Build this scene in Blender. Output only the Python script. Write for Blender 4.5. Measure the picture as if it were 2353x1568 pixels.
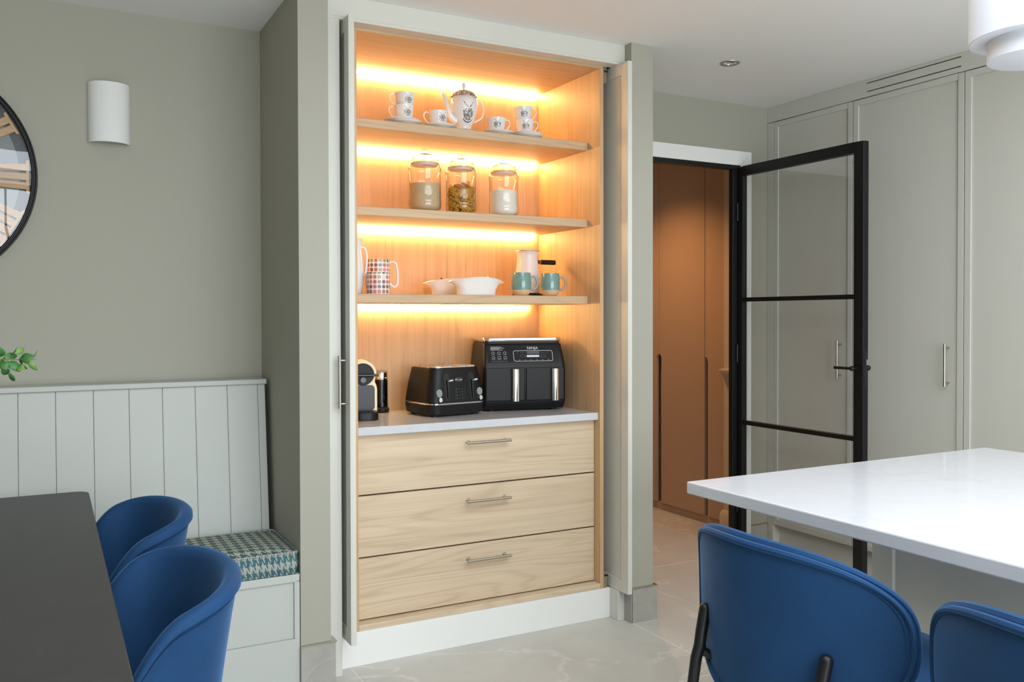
import bpy, bmesh, math, random
from mathutils import Vector, Matrix
random.seed(7)
PI = math.pi
for o in list(bpy.data.objects): bpy.data.objects.remove(o)
SC = bpy.context.scene
COL = SC.collection

# ------------------------------------------------------------------ camera
F_PX, YAW, PIT, ROL, CYP, CXP, HCAM = 2022.565, 0.492821, 0.0138347, -0.0020812, 756.354, 1176.5, 1.36
_F = Vector((math.sin(YAW)*math.cos(PIT), math.cos(YAW)*math.cos(PIT), -math.sin(PIT)))
_R = Vector((math.cos(YAW), -math.sin(YAW), 0)); _U = _R.cross(_F)
_R, _U = math.cos(ROL)*_R + math.sin(ROL)*_U, -math.sin(ROL)*_R + math.cos(ROL)*_U
CAMLOC = Vector((0, 0, HCAM))
cd = bpy.data.cameras.new('camera'); cam = bpy.data.objects.new('camera', cd); COL.objects.link(cam)
cd.sensor_width = 36; cd.lens = F_PX/2353*36; cd.shift_y = (CYP-784)/2353; cd.clip_start = .05
cam.matrix_world = Matrix(((_R.x, _U.x, -_F.x, 0), (_R.y, _U.y, -_F.y, 0), (_R.z, _U.z, -_F.z, HCAM), (0, 0, 0, 1)))
SC.camera = cam
def P(u, v, X=None, Y=None, Z=None):
    """photo pixel -> point on the plane X=, Y= or Z= that the thing touches"""
    d = _F + _R*(u-CXP)/F_PX + _U*(CYP-v)/F_PX
    i, val = (0, X) if X is not None else (1, Y) if Y is not None else (2, Z)
    return CAMLOC + d*((val-CAMLOC[i])/d[i])

# ------------------------------------------------------------------ world, lights, exposure
w = bpy.data.worlds.new('sky'); SC.world = w; w.use_nodes = True
bg = w.node_tree.nodes['Background']; bg.inputs[0].default_value = (.62, .78, 1, 1); bg.inputs[1].default_value = 1.0
def area(name, loc, rot, sx, sy, watts, col):
    l = bpy.data.lights.new(name, 'AREA'); l.shape = 'RECTANGLE'; l.size = sx; l.size_y = sy
    l.energy = watts; l.color = col
    o = bpy.data.objects.new(name, l); COL.objects.link(o); o.location = loc; o.rotation_euler = rot; return o
area('roof_lantern_offscreen', (1.55, .15, 2.80), (0, 0, 0), 2.5, 2.8, 116, (.90, .95, 1))
area('garden_doors_offscreen', (1.45, -3.12, 1.25), (PI/2, 0, 0), 4.2, 2.3, 205, (.92, .96, 1))
SC.view_settings.view_transform = 'Standard'; SC.view_settings.look = 'None'
SC.view_settings.gamma = 1; SC.view_settings.use_curve_mapping = False
SC.view_settings.exposure = 0.0

# ------------------------------------------------------------------ materials
def lin(c):
    return tuple(((x/255)/12.92 if x <= 10 else ((x/255+.055)/1.055)**2.4) for x in c)
def _mat(name):
    m = bpy.data.materials.new(name); m.use_nodes = True
    nt = m.node_tree; return m, nt, nt.nodes['Principled BSDF']
def N(nt, t, **kw):
    n = nt.nodes.new(t)
    for k, v in kw.items():
        if k.startswith('i_'): n.inputs[k[2:].replace('_', ' ')].default_value = v
        else: setattr(n, k, v)
    return n
def coords(nt, scale=(1, 1, 1), kind='Object', rot=(0, 0, 0)):
    tc = N(nt, 'ShaderNodeTexCoord'); mp = N(nt, 'ShaderNodeMapping')
    mp.inputs['Scale'].default_value = scale; mp.inputs['Rotation'].default_value = rot
    nt.links.new(tc.outputs[kind], mp.inputs[0]); return mp.outputs[0]
def noise(nt, vec, scale, detail=3, dist=0, rough=.5):
    n = N(nt, 'ShaderNodeTexNoise'); n.inputs['Scale'].default_value = scale; n.inputs['Detail'].default_value = detail
    n.inputs['Distortion'].default_value = dist; n.inputs['Roughness'].default_value = rough
    nt.links.new(vec, n.inputs['Vector']); return n.outputs['Fac']
def ramp(nt, fac, stops):
    r = N(nt, 'ShaderNodeValToRGB'); el = r.color_ramp.elements
    while len(el) < len(stops): el.new(.5)
    for e, (p, c) in zip(el, stops): e.position = p; e.color = (*c, 1) if len(c) == 3 else c
    nt.links.new(fac, r.inputs[0]); return r.outputs[0]
def mixc(nt, fac, a, b, blend='MIX'):
    n = N(nt, 'ShaderNodeMix'); n.data_type = 'RGBA'; n.blend_type = blend
    for s, v in ((n.inputs[0], fac), (n.inputs[6], a), (n.inputs[7], b)):
        if isinstance(v, (int, float)): s.default_value = v
        elif isinstance(v, tuple): s.default_value = (*v, 1)
        else: nt.links.new(v, s)
    return n.outputs[2]
def M_(nt, op, a, b=0.0, c=None):
    n = N(nt, 'ShaderNodeMath'); n.operation = op
    for i, v in enumerate((a, b) if c is None else (a, b, c)):
        if isinstance(v, (int, float)): n.inputs[i].default_value = v
        else: nt.links.new(v, n.inputs[i])
    return n.outputs[0]
def bump(nt, bs, h, strength, dist=.002):
    b = N(nt, 'ShaderNodeBump'); b.inputs['Strength'].default_value = strength; b.inputs['Distance'].default_value = dist
    nt.links.new(h, b.inputs['Height']); nt.links.new(b.outputs[0], bs.inputs['Normal'])
def plain(name, rgb, rough=.5, metal=0, var=.03, vs=6, bmp=0, bs_=300, sheen=0, coat=0, spec=None):
    m, nt, bs = _mat(name); c = lin(rgb); v = coords(nt)
    a = tuple(x*(1-var) for x in c); b = tuple(min(1, x*(1+var)) for x in c)
    nt.links.new(mixc(nt, noise(nt, v, vs, 3), a, b), bs.inputs['Base Color'])
    bs.inputs['Roughness'].default_value = rough; bs.inputs['Metallic'].default_value = metal
    if spec is not None: bs.inputs['Specular IOR Level'].default_value = spec
    if sheen:
        bs.inputs['Sheen Weight'].default_value = sheen; bs.inputs['Sheen Roughness'].default_value = .4
        bs.inputs['Sheen Tint'].default_value = (.45, .65, 1, 1)
    if coat: bs.inputs['Coat Weight'].default_value = coat; bs.inputs['Coat Roughness'].default_value = .05
    if bmp: bump(nt, bs, noise(nt, v, bs_, 2), bmp)
    return m
def wood(name, along, light, dark, k=1.0, wv=.5):
    m, nt, bs = _mat(name); ai = 'XYZ'.index(along)
    s = [7*k, 7*k, 7*k]; s[ai] = .5*k
    v = coords(nt, tuple(s))
    # growth rings: contour lines of a stretched noise field
    n0 = noise(nt, v, 1.0, 2, .35)
    rings = M_(nt, 'MULTIPLY_ADD', M_(nt, 'SINE', M_(nt, 'MULTIPLY', n0, 85*wv+40)), .5, .5)
    rings = M_(nt, 'POWER', rings, 3.0)
    s2 = [190*k, 190*k, 190*k]; s2[ai] = 1.7*k
    fine = noise(nt, coords(nt, tuple(s2)), 1, 4, 0, .65)
    s3 = [36*k, 36*k, 36*k]; s3[ai] = .6*k
    mid = noise(nt, coords(nt, tuple(s3)), 1, 3, .2)
    f = M_(nt, 'ADD', M_(nt, 'MULTIPLY', rings, .26*wv), M_(nt, 'ADD', M_(nt, 'MULTIPLY', fine, .45), M_(nt, 'MULTIPLY', mid, .45)))
    L, D = lin(light), lin(dark)
    nt.links.new(ramp(nt, f, [(.32, L), (.58, tuple(.7*a+.3*b for a, b in zip(L, D))), (.92, D)]), bs.inputs['Base Color'])
    bs.inputs['Roughness'].default_value = .5; bump(nt, bs, fine, .12, .001)
    return m
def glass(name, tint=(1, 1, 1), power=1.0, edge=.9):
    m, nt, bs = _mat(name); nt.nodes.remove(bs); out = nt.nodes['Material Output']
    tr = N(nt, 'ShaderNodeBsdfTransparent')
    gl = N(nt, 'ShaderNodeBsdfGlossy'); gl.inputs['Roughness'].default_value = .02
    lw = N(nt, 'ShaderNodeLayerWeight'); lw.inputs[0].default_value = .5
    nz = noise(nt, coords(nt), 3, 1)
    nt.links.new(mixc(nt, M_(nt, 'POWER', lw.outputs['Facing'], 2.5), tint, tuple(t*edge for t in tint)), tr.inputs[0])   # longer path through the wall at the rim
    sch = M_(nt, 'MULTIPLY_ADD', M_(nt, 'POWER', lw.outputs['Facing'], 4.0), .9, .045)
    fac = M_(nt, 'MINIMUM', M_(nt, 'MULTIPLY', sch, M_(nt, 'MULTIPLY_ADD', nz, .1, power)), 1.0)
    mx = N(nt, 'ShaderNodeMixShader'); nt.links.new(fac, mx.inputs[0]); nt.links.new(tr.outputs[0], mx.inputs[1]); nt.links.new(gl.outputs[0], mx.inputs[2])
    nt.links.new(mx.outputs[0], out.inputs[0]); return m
def emit(name, col, strength):
    m, nt, bs = _mat(name)
    bs.inputs['Base Color'].default_value = (.62, .63, .66, 1)
    nt.links.new(mixc(nt, noise(nt, coords(nt), 4, 1), tuple(c*.97 for c in col), col), bs.inputs['Emission Color'])
    bs.inputs['Emission Strength'].default_value = strength; return m
def stone(name, base, vein, k=1.0, rough=.45, vstr=.6, contrast=.10):
    m, nt, bs = _mat(name)
    g = N(nt, 'ShaderNodeNewGeometry'); mp = N(nt, 'ShaderNodeMapping'); nt.links.new(g.outputs['Position'], mp.inputs[0]); v = mp.outputs[0]
    c = lin(base); a = tuple(x*(1-contrast) for x in c); b = tuple(min(1, x*(1+contrast)) for x in c)
    n1 = noise(nt, v, 3*k, 6, .6, .6); n3 = noise(nt, v, 24*k, 4, 0, .65)
    col = mixc(nt, ramp(nt, n1, [(.3, (0, 0, 0)), (.7, (1, 1, 1))]), a, b)
    col = mixc(nt, M_(nt, 'MULTIPLY', n3, .35), col, tuple(x*.9 for x in c))
    n2 = noise(nt, v, 1.1*k, 5, 1.2, .55)
    rid = M_(nt, 'ABSOLUTE', M_(nt, 'SUBTRACT', n2, .5))
    vm = ramp(nt, rid, [(0, (1, 1, 1)), (.012, (0, 0, 0))])
    col = mixc(nt, M_(nt, 'MULTIPLY', vm, M_(nt, 'MULTIPLY', noise(nt, v, 1.7*k, 2), vstr)), col, lin(vein))
    nt.links.new(col, bs.inputs['Base Color']); bs.inputs['Roughness'].default_value = rough
    if rough > .3: bump(nt, bs, n3, .08, .002)
    return m
def velvet(name, rgb):
    m, nt, bs = _mat(name); c = lin(rgb); v = coords(nt)
    f = M_(nt, 'ADD', M_(nt, 'MULTIPLY', noise(nt, v, 9, 4, .5), .7), M_(nt, 'MULTIPLY', noise(nt, v, 260, 2), .3))
    nt.links.new(mixc(nt, f, tuple(x*.7 for x in c), tuple(x*1.3 for x in c)), bs.inputs['Base Color'])
    bs.inputs['Roughness'].default_value = .75; bs.inputs['Sheen Weight'].default_value = .36
    bs.inputs['Sheen Roughness'].default_value = .35; bs.inputs['Sheen Tint'].default_value = (.25, .5, .95, 1)
    bs.inputs['Specular IOR Level'].default_value = .2
    bump(nt, bs, noise(nt, v, 420, 2), .25, .001); return m
def houndstooth(name, pale, dark, blue, cell, mode):
    """twill weave of pale and dark threads; cell = thread size in m"""
    m, nt, bs = _mat(name); tc = N(nt, 'ShaderNodeTexCoord'); sp = N(nt, 'ShaderNodeSeparateXYZ')
    nt.links.new(tc.outputs['Object'], sp.inputs[0])
    wob = noise(nt, tc.outputs['Object'], 60, 2)
    wv = M_(nt, 'MULTIPLY', M_(nt, 'SUBTRACT', wob, .5), 1.3)
    a_, b_ = (0, 1) if mode == 'top' else (0, 2)
    i = M_(nt, 'FLOOR', M_(nt, 'ADD', M_(nt, 'DIVIDE', sp.outputs[a_], cell), wv))
    j = M_(nt, 'FLOOR', M_(nt, 'ADD', M_(nt, 'DIVIDE', sp.outputs[b_], cell if mode == 'top' else cell*2.2), wv))
    warp = M_(nt, 'LESS_THAN', M_(nt, 'FLOORED_MODULO', i, 8), 4)
    weft = M_(nt, 'LESS_THAN', M_(nt, 'FLOORED_MODULO', j, 8), 4)
    tw = M_(nt, 'LESS_THAN', M_(nt, 'FLOORED_MODULO', M_(nt, 'ADD', i, j), 4), 2)
    f = M_(nt, 'ADD', M_(nt, 'MULTIPLY', warp, tw), M_(nt, 'MULTIPLY', weft, M_(nt, 'SUBTRACT', 1, tw)))
    vv = tc.outputs['Object']
    dk = mixc(nt, ramp(nt, noise(nt, vv, 22, 2), [(.42, (0, 0, 0)), (.62, (1, 1, 1))]), lin(dark), lin(blue))
    pl = mixc(nt, noise(nt, vv, 500, 2), tuple(x*.55 for x in lin(pale)), lin(pale))
    nt.links.new(mixc(nt, f, pl, dk), bs.inputs['Base Color']); bs.inputs['Roughness'].default_value = .9
    bump(nt, bs, noise(nt, vv, 600, 2), .6, .002); return m
def printed(name, base, ink, sc, thr, rough=.15):
    """porcelain with a transfer print inside the UV ellipse"""
    m, nt, bs = _mat(name); tc = N(nt, 'ShaderNodeTexCoord'); sp = N(nt, 'ShaderNodeSeparateXYZ'); nt.links.new(tc.outputs['UV'], sp.inputs[0])
    x = M_(nt, 'SUBTRACT', sp.outputs[0], .5); y = M_(nt, 'SUBTRACT', sp.outputs[1], .42)
    ax = M_(nt, 'ABSOLUTE', x)
    r = M_(nt, 'SQRT', M_(nt, 'ADD', M_(nt, 'MULTIPLY', M_(nt, 'MULTIPLY', x, x), 4.6), M_(nt, 'MULTIPLY', M_(nt, 'MULTIPLY', y, y), 9.5)))
    cmb = N(nt, 'ShaderNodeCombineXYZ'); nt.links.new(sp.outputs[0], cmb.inputs[0]); nt.links.new(sp.outputs[1], cmb.inputs[1])
    n1 = noise(nt, cmb.outputs[0], sc, 2, 2.5)
    blob = M_(nt, 'MULTIPLY', M_(nt, 'LESS_THAN', M_(nt, 'ADD', r, M_(nt, 'MULTIPLY', noise(nt, cmb.outputs[0], 9, 1), .5)), 1.0), M_(nt, 'GREATER_THAN', n1, thr))
    # antlers: two slanted strokes above the crest, a banner arc below it
    st = M_(nt, 'ABSOLUTE', M_(nt, 'SUBTRACT', M_(nt, 'SUBTRACT', sp.outputs[1], .70), M_(nt, 'MULTIPLY', M_(nt, 'MULTIPLY', ax, ax), 2.6)))
    ant = M_(nt, 'MULTIPLY', M_(nt, 'LESS_THAN', st, .028), M_(nt, 'MULTIPLY', M_(nt, 'GREATER_THAN', ax, .04), M_(nt, 'LESS_THAN', ax, .30)))
    ant = M_(nt, 'MULTIPLY', ant, M_(nt, 'GREATER_THAN', noise(nt, tc.outputs['UV'], 22, 1), .46))
    ar = M_(nt, 'MULTIPLY', M_(nt, 'LESS_THAN', M_(nt, 'ABSOLUTE', M_(nt, 'SUBTRACT', r, .93)), .06), M_(nt, 'LESS_THAN', sp.outputs[1], .24))
    f = M_(nt, 'MINIMUM', M_(nt, 'ADD', M_(nt, 'ADD', blob, ant), ar), 1)
    nt.links.new(mixc(nt, f, lin(base), lin(ink)), bs.inputs['Base Color']); bs.inputs['Roughness'].default_value = rough; return m
def scroll(name, base, ink, sc):
    m, nt, bs = _mat(name); v = coords(nt)
    f = ramp(nt, noise(nt, v, sc, 1, 2), [(.52, (0, 0, 0)), (.55, (1, 1, 1))])
    nt.links.new(mixc(nt, f, lin(base), lin(ink)), bs.inputs['Base Color']); bs.inputs['Roughness'].default_value = .15; return m
def buttons(name, base, nu, nv):
    m, nt, bs = _mat(name); uv = coords(nt, (nu, nv, 1), 'UV'); sp = N(nt, 'ShaderNodeSeparateXYZ'); nt.links.new(uv, sp.inputs[0])
    fx = M_(nt, 'SUBTRACT', M_(nt, 'FRACT', sp.outputs[0]), .5); fy = M_(nt, 'SUBTRACT', M_(nt, 'FRACT', sp.outputs[1]), .5)
    r = M_(nt, 'SQRT', M_(nt, 'ADD', M_(nt, 'MULTIPLY', fx, fx), M_(nt, 'MULTIPLY', fy, fy)))
    fl = N(nt, 'ShaderNodeVectorMath', operation='FLOOR'); nt.links.new(uv, fl.inputs[0])
    wn = N(nt, 'ShaderNodeTexWhiteNoise'); nt.links.new(fl.outputs[0], wn.inputs[0])
    rp = N(nt, 'ShaderNodeValToRGB'); rp.color_ramp.interpolation = 'CONSTANT'; el = rp.color_ramp.elements
    cs = [(170, 70, 90), (90, 40, 50), (140, 130, 40), (60, 110, 140), (205, 110, 130), (80, 60, 90), (190, 80, 50), (215, 200, 200), (60, 40, 35)]
    while len(el) < len(cs): el.new(.5)
    for k, c in enumerate(cs): el[k].position = k/len(cs); el[k].color = (*lin(c), 1)
    nt.links.new(wn.outputs[0], rp.inputs[0])
    ring = M_(nt, 'MULTIPLY', M_(nt, 'LESS_THAN', r, .4), M_(nt, 'GREATER_THAN', M_(nt, 'ABSOLUTE', M_(nt, 'SUBTRACT', r, .28)), .018))
    hole = M_(nt, 'GREATER_THAN', M_(nt, 'ADD', M_(nt, 'ABSOLUTE', M_(nt, 'SUBTRACT', M_(nt, 'ABSOLUTE', fx), .09)), M_(nt, 'ABSOLUTE', fy)), .06)
    nt.links.new(mixc(nt, M_(nt, 'MULTIPLY', ring, hole), lin(base), rp.outputs[0]), bs.inputs['Base Color']); bs.inputs['Roughness'].default_value = .2; return m
def mesh_hex(name):
    m, nt, bs = _mat(name); vo = N(nt, 'ShaderNodeTexVoronoi', feature='DISTANCE_TO_EDGE'); vo.inputs['Scale'].default_value = 190; vo.inputs['Randomness'].default_value = .1
    nt.links.new(coords(nt), vo.inputs['Vector'])
    nt.links.new(ramp(nt, vo.outputs['Distance'], [(.10, lin((62, 60, 68))), (.16, lin((10, 10, 12)))]), bs.inputs['Base Color']); bs.inputs['Roughness'].default_value = .35; return m

MT = dict(
    wall=plain('wall_paint', (166, 164, 150), .85, var=.015, vs=1.5, bmp=.05, bs_=220),
    wall_hall=plain('hall_wall_paint', (205, 190, 172), .85, var=.02),
    ceiling=plain('ceiling_paint', (240, 239, 236), .9, var=.012, vs=1.2),
    trim=plain('white_satin_paint', (236, 236, 231), .45, var=.015),
    pantry=plain('pantry_satin_paint', (211, 210, 200), .45, var=.015),
    cab=plain('wardrobe_satin_paint', (206, 206, 196), .45, var=.012),
    bench=plain('bench_satin_paint', (185, 188, 181), .5, var=.015),
    taupe=plain('taupe_wardrobe', (186, 158, 132), .55, var=.03, vs=3),
    floor=stone('floor_stone', (197, 194, 185), (226, 224, 220), .8, .42, 1.0, .11),
    grout=plain('grout', (224, 222, 216), .9),
    skirt=stone('skirting_stone', (164, 162, 153), (188, 186, 180), 3, .45, .5, .14),
    quartz=stone('white_quartz', (205, 206, 209), (160, 160, 164), 1.6, .12, .2, .02),
    oak_v=wood('oak_upright_grain', 'Z', (210, 174, 132), (140, 102, 68), 1.0, .3),
    oak_h=wood('oak_level_grain', 'X', (219, 198, 168), (166, 139, 109), .8, .6),
    oak_s=wood('oak_shelf_grain', 'X', (206, 176, 140), (156, 124, 92), 1.2),
    oak_y=wood('clock_wood', 'X', (206, 166, 120), (150, 106, 66), 2),
    steel=plain('brushed_nickel', (190, 184, 172), .3, 1, var=.05, vs=40),
    chrome=plain('polished_chrome', (225, 225, 228), .08, 1, var=.02),
    black_metal=plain('black_steel', (16, 17, 18), .42, .0, var=.1, spec=.4),
    black_plastic=plain('black_matt_plastic', (15, 15, 16), .42, 0, var=.06, vs=20, spec=.3),
    black_gloss=plain('black_gloss_plastic', (12, 12, 14), .08, 0, var=.05),
    charcoal=plain('charcoal_rubber', (22, 22, 22), .6),
    grey_print=plain('pale_print', (205, 208, 212), .5), grey_dim=plain('dim_print', (110, 112, 118), .5),
    display=plain('grey_display', (70, 78, 88), .15), dial=plain('grey_dial', (128, 138, 142), .2),
    red_print=plain('red_print', (120, 45, 45), .5),
    velvet=velvet('blue_velvet', (24, 60, 98)),
    table=stone('dark_ceramic_top', (50, 49, 48), (70, 67, 64), 2.2, .42, .2, .12),
    fabric=houndstooth('green_houndstooth', (192, 191, 174), (56, 82, 82), (66, 98, 96), .0046, 'top'),
    fabric_b=houndstooth('blue_green_weave', (186, 188, 178), (58, 98, 110), (66, 108, 108), .0027, 'side'),
    porcelain=plain('porcelain', (232, 228, 224), .12, var=.01), plaster=plain('white_plaster', (226, 226, 222), .7, var=.012, bmp=.06, bs_=150),
    crest=printed('porcelain_crest_print', (232, 228, 224), (38, 38, 34), 13, .47),
    scroll=scroll('porcelain_scroll_print', (236, 214, 196), (60, 50, 44), 130), scroll_b=scroll('porcelain_foot_print', (232, 228, 224), (50, 48, 44), 170),
    buttons=buttons('button_print_china', (236, 224, 216), 16, 4.5), buttons_b=buttons('button_print_tall', (236, 224, 216), 16, 7.8),
    teal=plain('teal_glaze', (112, 146, 138), .12, var=.14, vs=30, coat=.4), grey_glaze=plain('grey_glaze', (150, 150, 142), .2), clay=plain('bare_clay', (214, 178, 138), .6, var=.06, vs=40),
    pinkwhite=plain('off_white_enamel', (232, 218, 208), .25), copper=plain('copper', (190, 120, 80), .25, 1),
    cream=plain('cream_plastic', (238, 222, 178), .3), hex=mesh_hex('black_hex_mesh'),
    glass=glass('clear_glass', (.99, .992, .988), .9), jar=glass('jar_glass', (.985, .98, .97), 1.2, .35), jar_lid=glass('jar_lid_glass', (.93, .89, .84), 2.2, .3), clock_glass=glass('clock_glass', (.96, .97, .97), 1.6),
    rice=plain('rice_grain', (196, 172, 132), .8, var=.7, vs=420, bmp=1, bs_=400), flour=plain('flour', (226, 220, 206), .95, var=.04, vs=60),
    pasta=plain('dry_pasta', (206, 150, 38), .55, var=.2, vs=60), 
    leaf=plain('leaf_green', (58, 108, 48), .5, var=.3, vs=40), leaf_y=plain('young_leaf_green', (100, 140, 62), .5, var=.2, vs=40), stem=plain('plant_stem', (96, 112, 58), .6),
    ceramic=plain('grey_ceramic_vase', (150, 148, 140), .4), dialgrey=plain('clock_dial', (128, 134, 132), .5, var=.06), dialdark=plain('clock_backplate', (62, 68, 74), .5),
    shade=plain('white_lamp_shade', (206, 208, 213), .8, var=.01), led=emit('warm_led', (1, .67, .28), 70), lamp=plain('downlight_bulb', (225, 222, 214), .2),
    diffuser=plain('pendant_diffuser', (214, 216, 221), .7, var=.01), hall_lamp=emit('warm_hall_lamp', (1, .56, .24), 30),
)
# ------------------------------------------------------------------ mesh helpers
def sm(pts, k=4):
    """Catmull-Rom through the points"""
    P_ = [Vector(p) for p in pts]; out = []
    for i in range(len(P_)-1):
        a, b, c, d = P_[max(0, i-1)], P_[i], P_[i+1], P_[min(len(P_)-1, i+2)]
        for j in range(k):
            t = j/k; out.append(.5*((2*b)+(c-a)*t+(2*a-5*b+4*c-d)*t*t+(3*b-a-3*c+d)*t**3))
    return out+[P_[-1]]
class MB:
    def __init__(s): s.v = []; s.f = []; s.uv = {}
    def add(s, vs, fs):
        n = len(s.v); s.v += [tuple(x) for x in vs]; s.f += [tuple(i+n for i in f) for f in fs]; return s
    def box(s, x0, x1, y0, y1, z0, z1):
        x0, x1 = sorted((x0, x1)); y0, y1 = sorted((y0, y1)); z0, z1 = sorted((z0, z1))
        return s.add([(x0, y0, z0), (x1, y0, z0), (x1, y1, z0), (x0, y1, z0), (x0, y0, z1), (x1, y0, z1), (x1, y1, z1), (x0, y1, z1)],
                     [(0, 3, 2, 1), (4, 5, 6, 7), (0, 1, 5, 4), (1, 2, 6, 5), (2, 3, 7, 6), (3, 0, 4, 7)])
    def loft(s, rings, closed=True, cap0=True, cap1=True, loop=False):
        n = len(rings[0]); vs = [p for r in rings for p in r]; fs = []; m = len(rings)
        for i in range(m if loop else m-1):
            a, b = i*n, ((i+1) % m)*n
            for j in range(n if closed else n-1):
                k = (j+1) % n; fs.append((a+j, a+k, b+k, b+j))
        if not loop and closed:
            if cap0: fs.append(tuple(range(n-1, -1, -1)))
            if cap1: fs.append(tuple((m-1)*n+j for j in range(n)))
        return s.add(vs, fs)
    def lathe(s, prof, n=32, c=(0, 0, 0), a0=0, a1=2*PI):
        full = abs(a1-a0-2*PI) < 1e-6; cnt = n if full else n+1
        rings = [[(c[0]+r*math.cos(a0+(a1-a0)*j/n), c[1]+r*math.sin(a0+(a1-a0)*j/n), c[2]+z) for j in range(cnt)] for r, z in prof]
        return s.loft(rings, closed=full, cap0=prof[0][0] > 1e-6, cap1=prof[-1][0] > 1e-6)
    def shell(s, prof, n=32, c=(0, 0, 0)):
        """lathe of a closed cross-section (no caps)"""
        rings = [[(c[0]+r*math.cos(2*PI*j/n), c[1]+r*math.sin(2*PI*j/n), c[2]+z) for j in range(n)] for r, z in prof]
        return s.loft(rings, loop=True)
    def cyl(s, p0, p1, r, n=16, r1=None):
        return s.tube([p0, p1], [r, r if r1 is None else r1], n)
    def tube(s, pts, r, n=10, closed=False):
        pts = [Vector(p) for p in pts]; m = len(pts); rs = r if isinstance(r, (list, tuple)) else [r]*m
        tan = []
        for i in range(m):
            a = pts[i-1] if (i or closed) else pts[i]; b = pts[(i+1) % m] if (i < m-1 or closed) else pts[i]
            tan.append((b-a).normalized())
        ref = Vector((0, 0, 1)) if abs(tan[0].z) < .9 else Vector((1, 0, 0))
        nrm = tan[0].cross(ref).normalized(); rings = []
        for i in range(m):
            nrm = (nrm - tan[i]*nrm.dot(tan[i])).normalized(); bi = tan[i].cross(nrm)
            rings.append([pts[i]+(nrm*math.cos(2*PI*j/n)+bi*math.sin(2*PI*j/n))*rs[i] for j in range(n)])
        return s.loft(rings, loop=closed)
    def prism(s, poly, axis, a, b):
        def p(q, t): return {'X': (t, q[0], q[1]), 'Y': (q[0], t, q[1]), 'Z': (q[0], q[1], t)}[axis]
        return s.loft([[p(q, a) for q in poly], [p(q, b) for q in poly]])
    def ball(s, c, r, n=16, m=10, sz=1):
        return s.lathe([(max(1e-7, r*math.sin(PI*i/m)), -r*sz*math.cos(PI*i/m)) for i in range(m+1)], n, c)
    def build(s, name, mat, parent=None, smooth=35, bevel=0, seg=2, label=None):
        me = bpy.data.meshes.new(name); me.from_pydata(s.v, [], s.f); me.validate()
        bm = bmesh.new(); bm.from_mesh(me); bmesh.ops.remove_doubles(bm, verts=bm.verts, dist=1e-6)
        bmesh.ops.recalc_face_normals(bm, faces=bm.faces); bm.to_mesh(me); bm.free()
        me.materials.append(MT[mat] if isinstance(mat, str) else mat)
        o = bpy.data.objects.new(name, me); COL.objects.link(o)
        if smooth: me.shade_smooth(); me.set_sharp_from_angle(angle=math.radians(smooth))
        if bevel:
            b = o.modifiers.new('edge', 'BEVEL'); b.width = bevel; b.segments = seg; b.limit_method = 'ANGLE'; b.angle_limit = math.radians(40); b.harden_normals = False
        if parent: o.parent = parent
        if label: o['label'] = label
        return o
def B(*a): return MB().box(*a)
def rrect(w, d, r, z, n=6, cx=0, cy=0):
    out = []
    for sx, sy, a0 in ((1, 1, 0), (-1, 1, PI/2), (-1, -1, PI), (1, -1, 3*PI/2)):
        for i in range(n+1):
            a = a0+PI/2*i/n; out.append((cx+sx*(w/2-r)+r*math.cos(a), cy+sy*(d/2-r)+r*math.sin(a), z))
    return out
def thing(name, label, cat, loc=(0, 0, 0), rz=0, group=None):
    o = bpy.data.objects.new(name, None); COL.objects.link(o); o.location = loc; o.rotation_euler = (0, 0, rz); o.empty_display_size = .05
    return tag(o, label, cat, group)
def tag(o, label, cat, group=None):
    o['label'] = label; o['category'] = cat
    if group: o['group'] = group
    return o
def struct(o, label=None):
    o['kind'] = 'structure'
    if label: o['label'] = label
    return o
def stuff(o): o['kind'] = 'stuff'; return o
def dup(root, loc, rz, label, group=None):
    r = root.copy(); COL.objects.link(r); r.location = loc; r.rotation_euler = (0, 0, rz); r['label'] = label
    if group: r['group'] = group
    for ch in list(root.children):
        c = ch.copy(); COL.objects.link(c); c.parent = r
        for g in ch.children:
            d = g.copy(); COL.objects.link(d); d.parent = c
    return r
def arc(c, r, a0, a1, n, plane='XZ', y=0, ry=None):
    ry = r if ry is None else ry; out = []
    for i in range(n+1):
        a = a0+(a1-a0)*i/n; p, q = c[0]+r*math.cos(a), c[1]+ry*math.sin(a)
        out.append({'XZ': (p, y, q), 'YZ': (y, p, q), 'XY': (p, q, y)}[plane])
    return out
def text(name, body, size, mat, parent, mtx, ext=.0003):
    cu = bpy.data.curves.new(name, 'FONT'); cu.body = body; cu.size = size; cu.extrude = ext; cu.align_x = 'CENTER'; cu.align_y = 'CENTER'; cu.resolution_u = 3
    t = bpy.data.objects.new(name, cu); COL.objects.link(t); dg = bpy.context.evaluated_depsgraph_get()
    me = bpy.data.meshes.new_from_object(t.evaluated_get(dg)); bpy.data.objects.remove(t)
    me.transform(mtx); me.materials.clear(); me.materials.append(MT[mat])
    o = bpy.data.objects.new(name, me); COL.objects.link(o); o.parent = parent; return o

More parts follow.
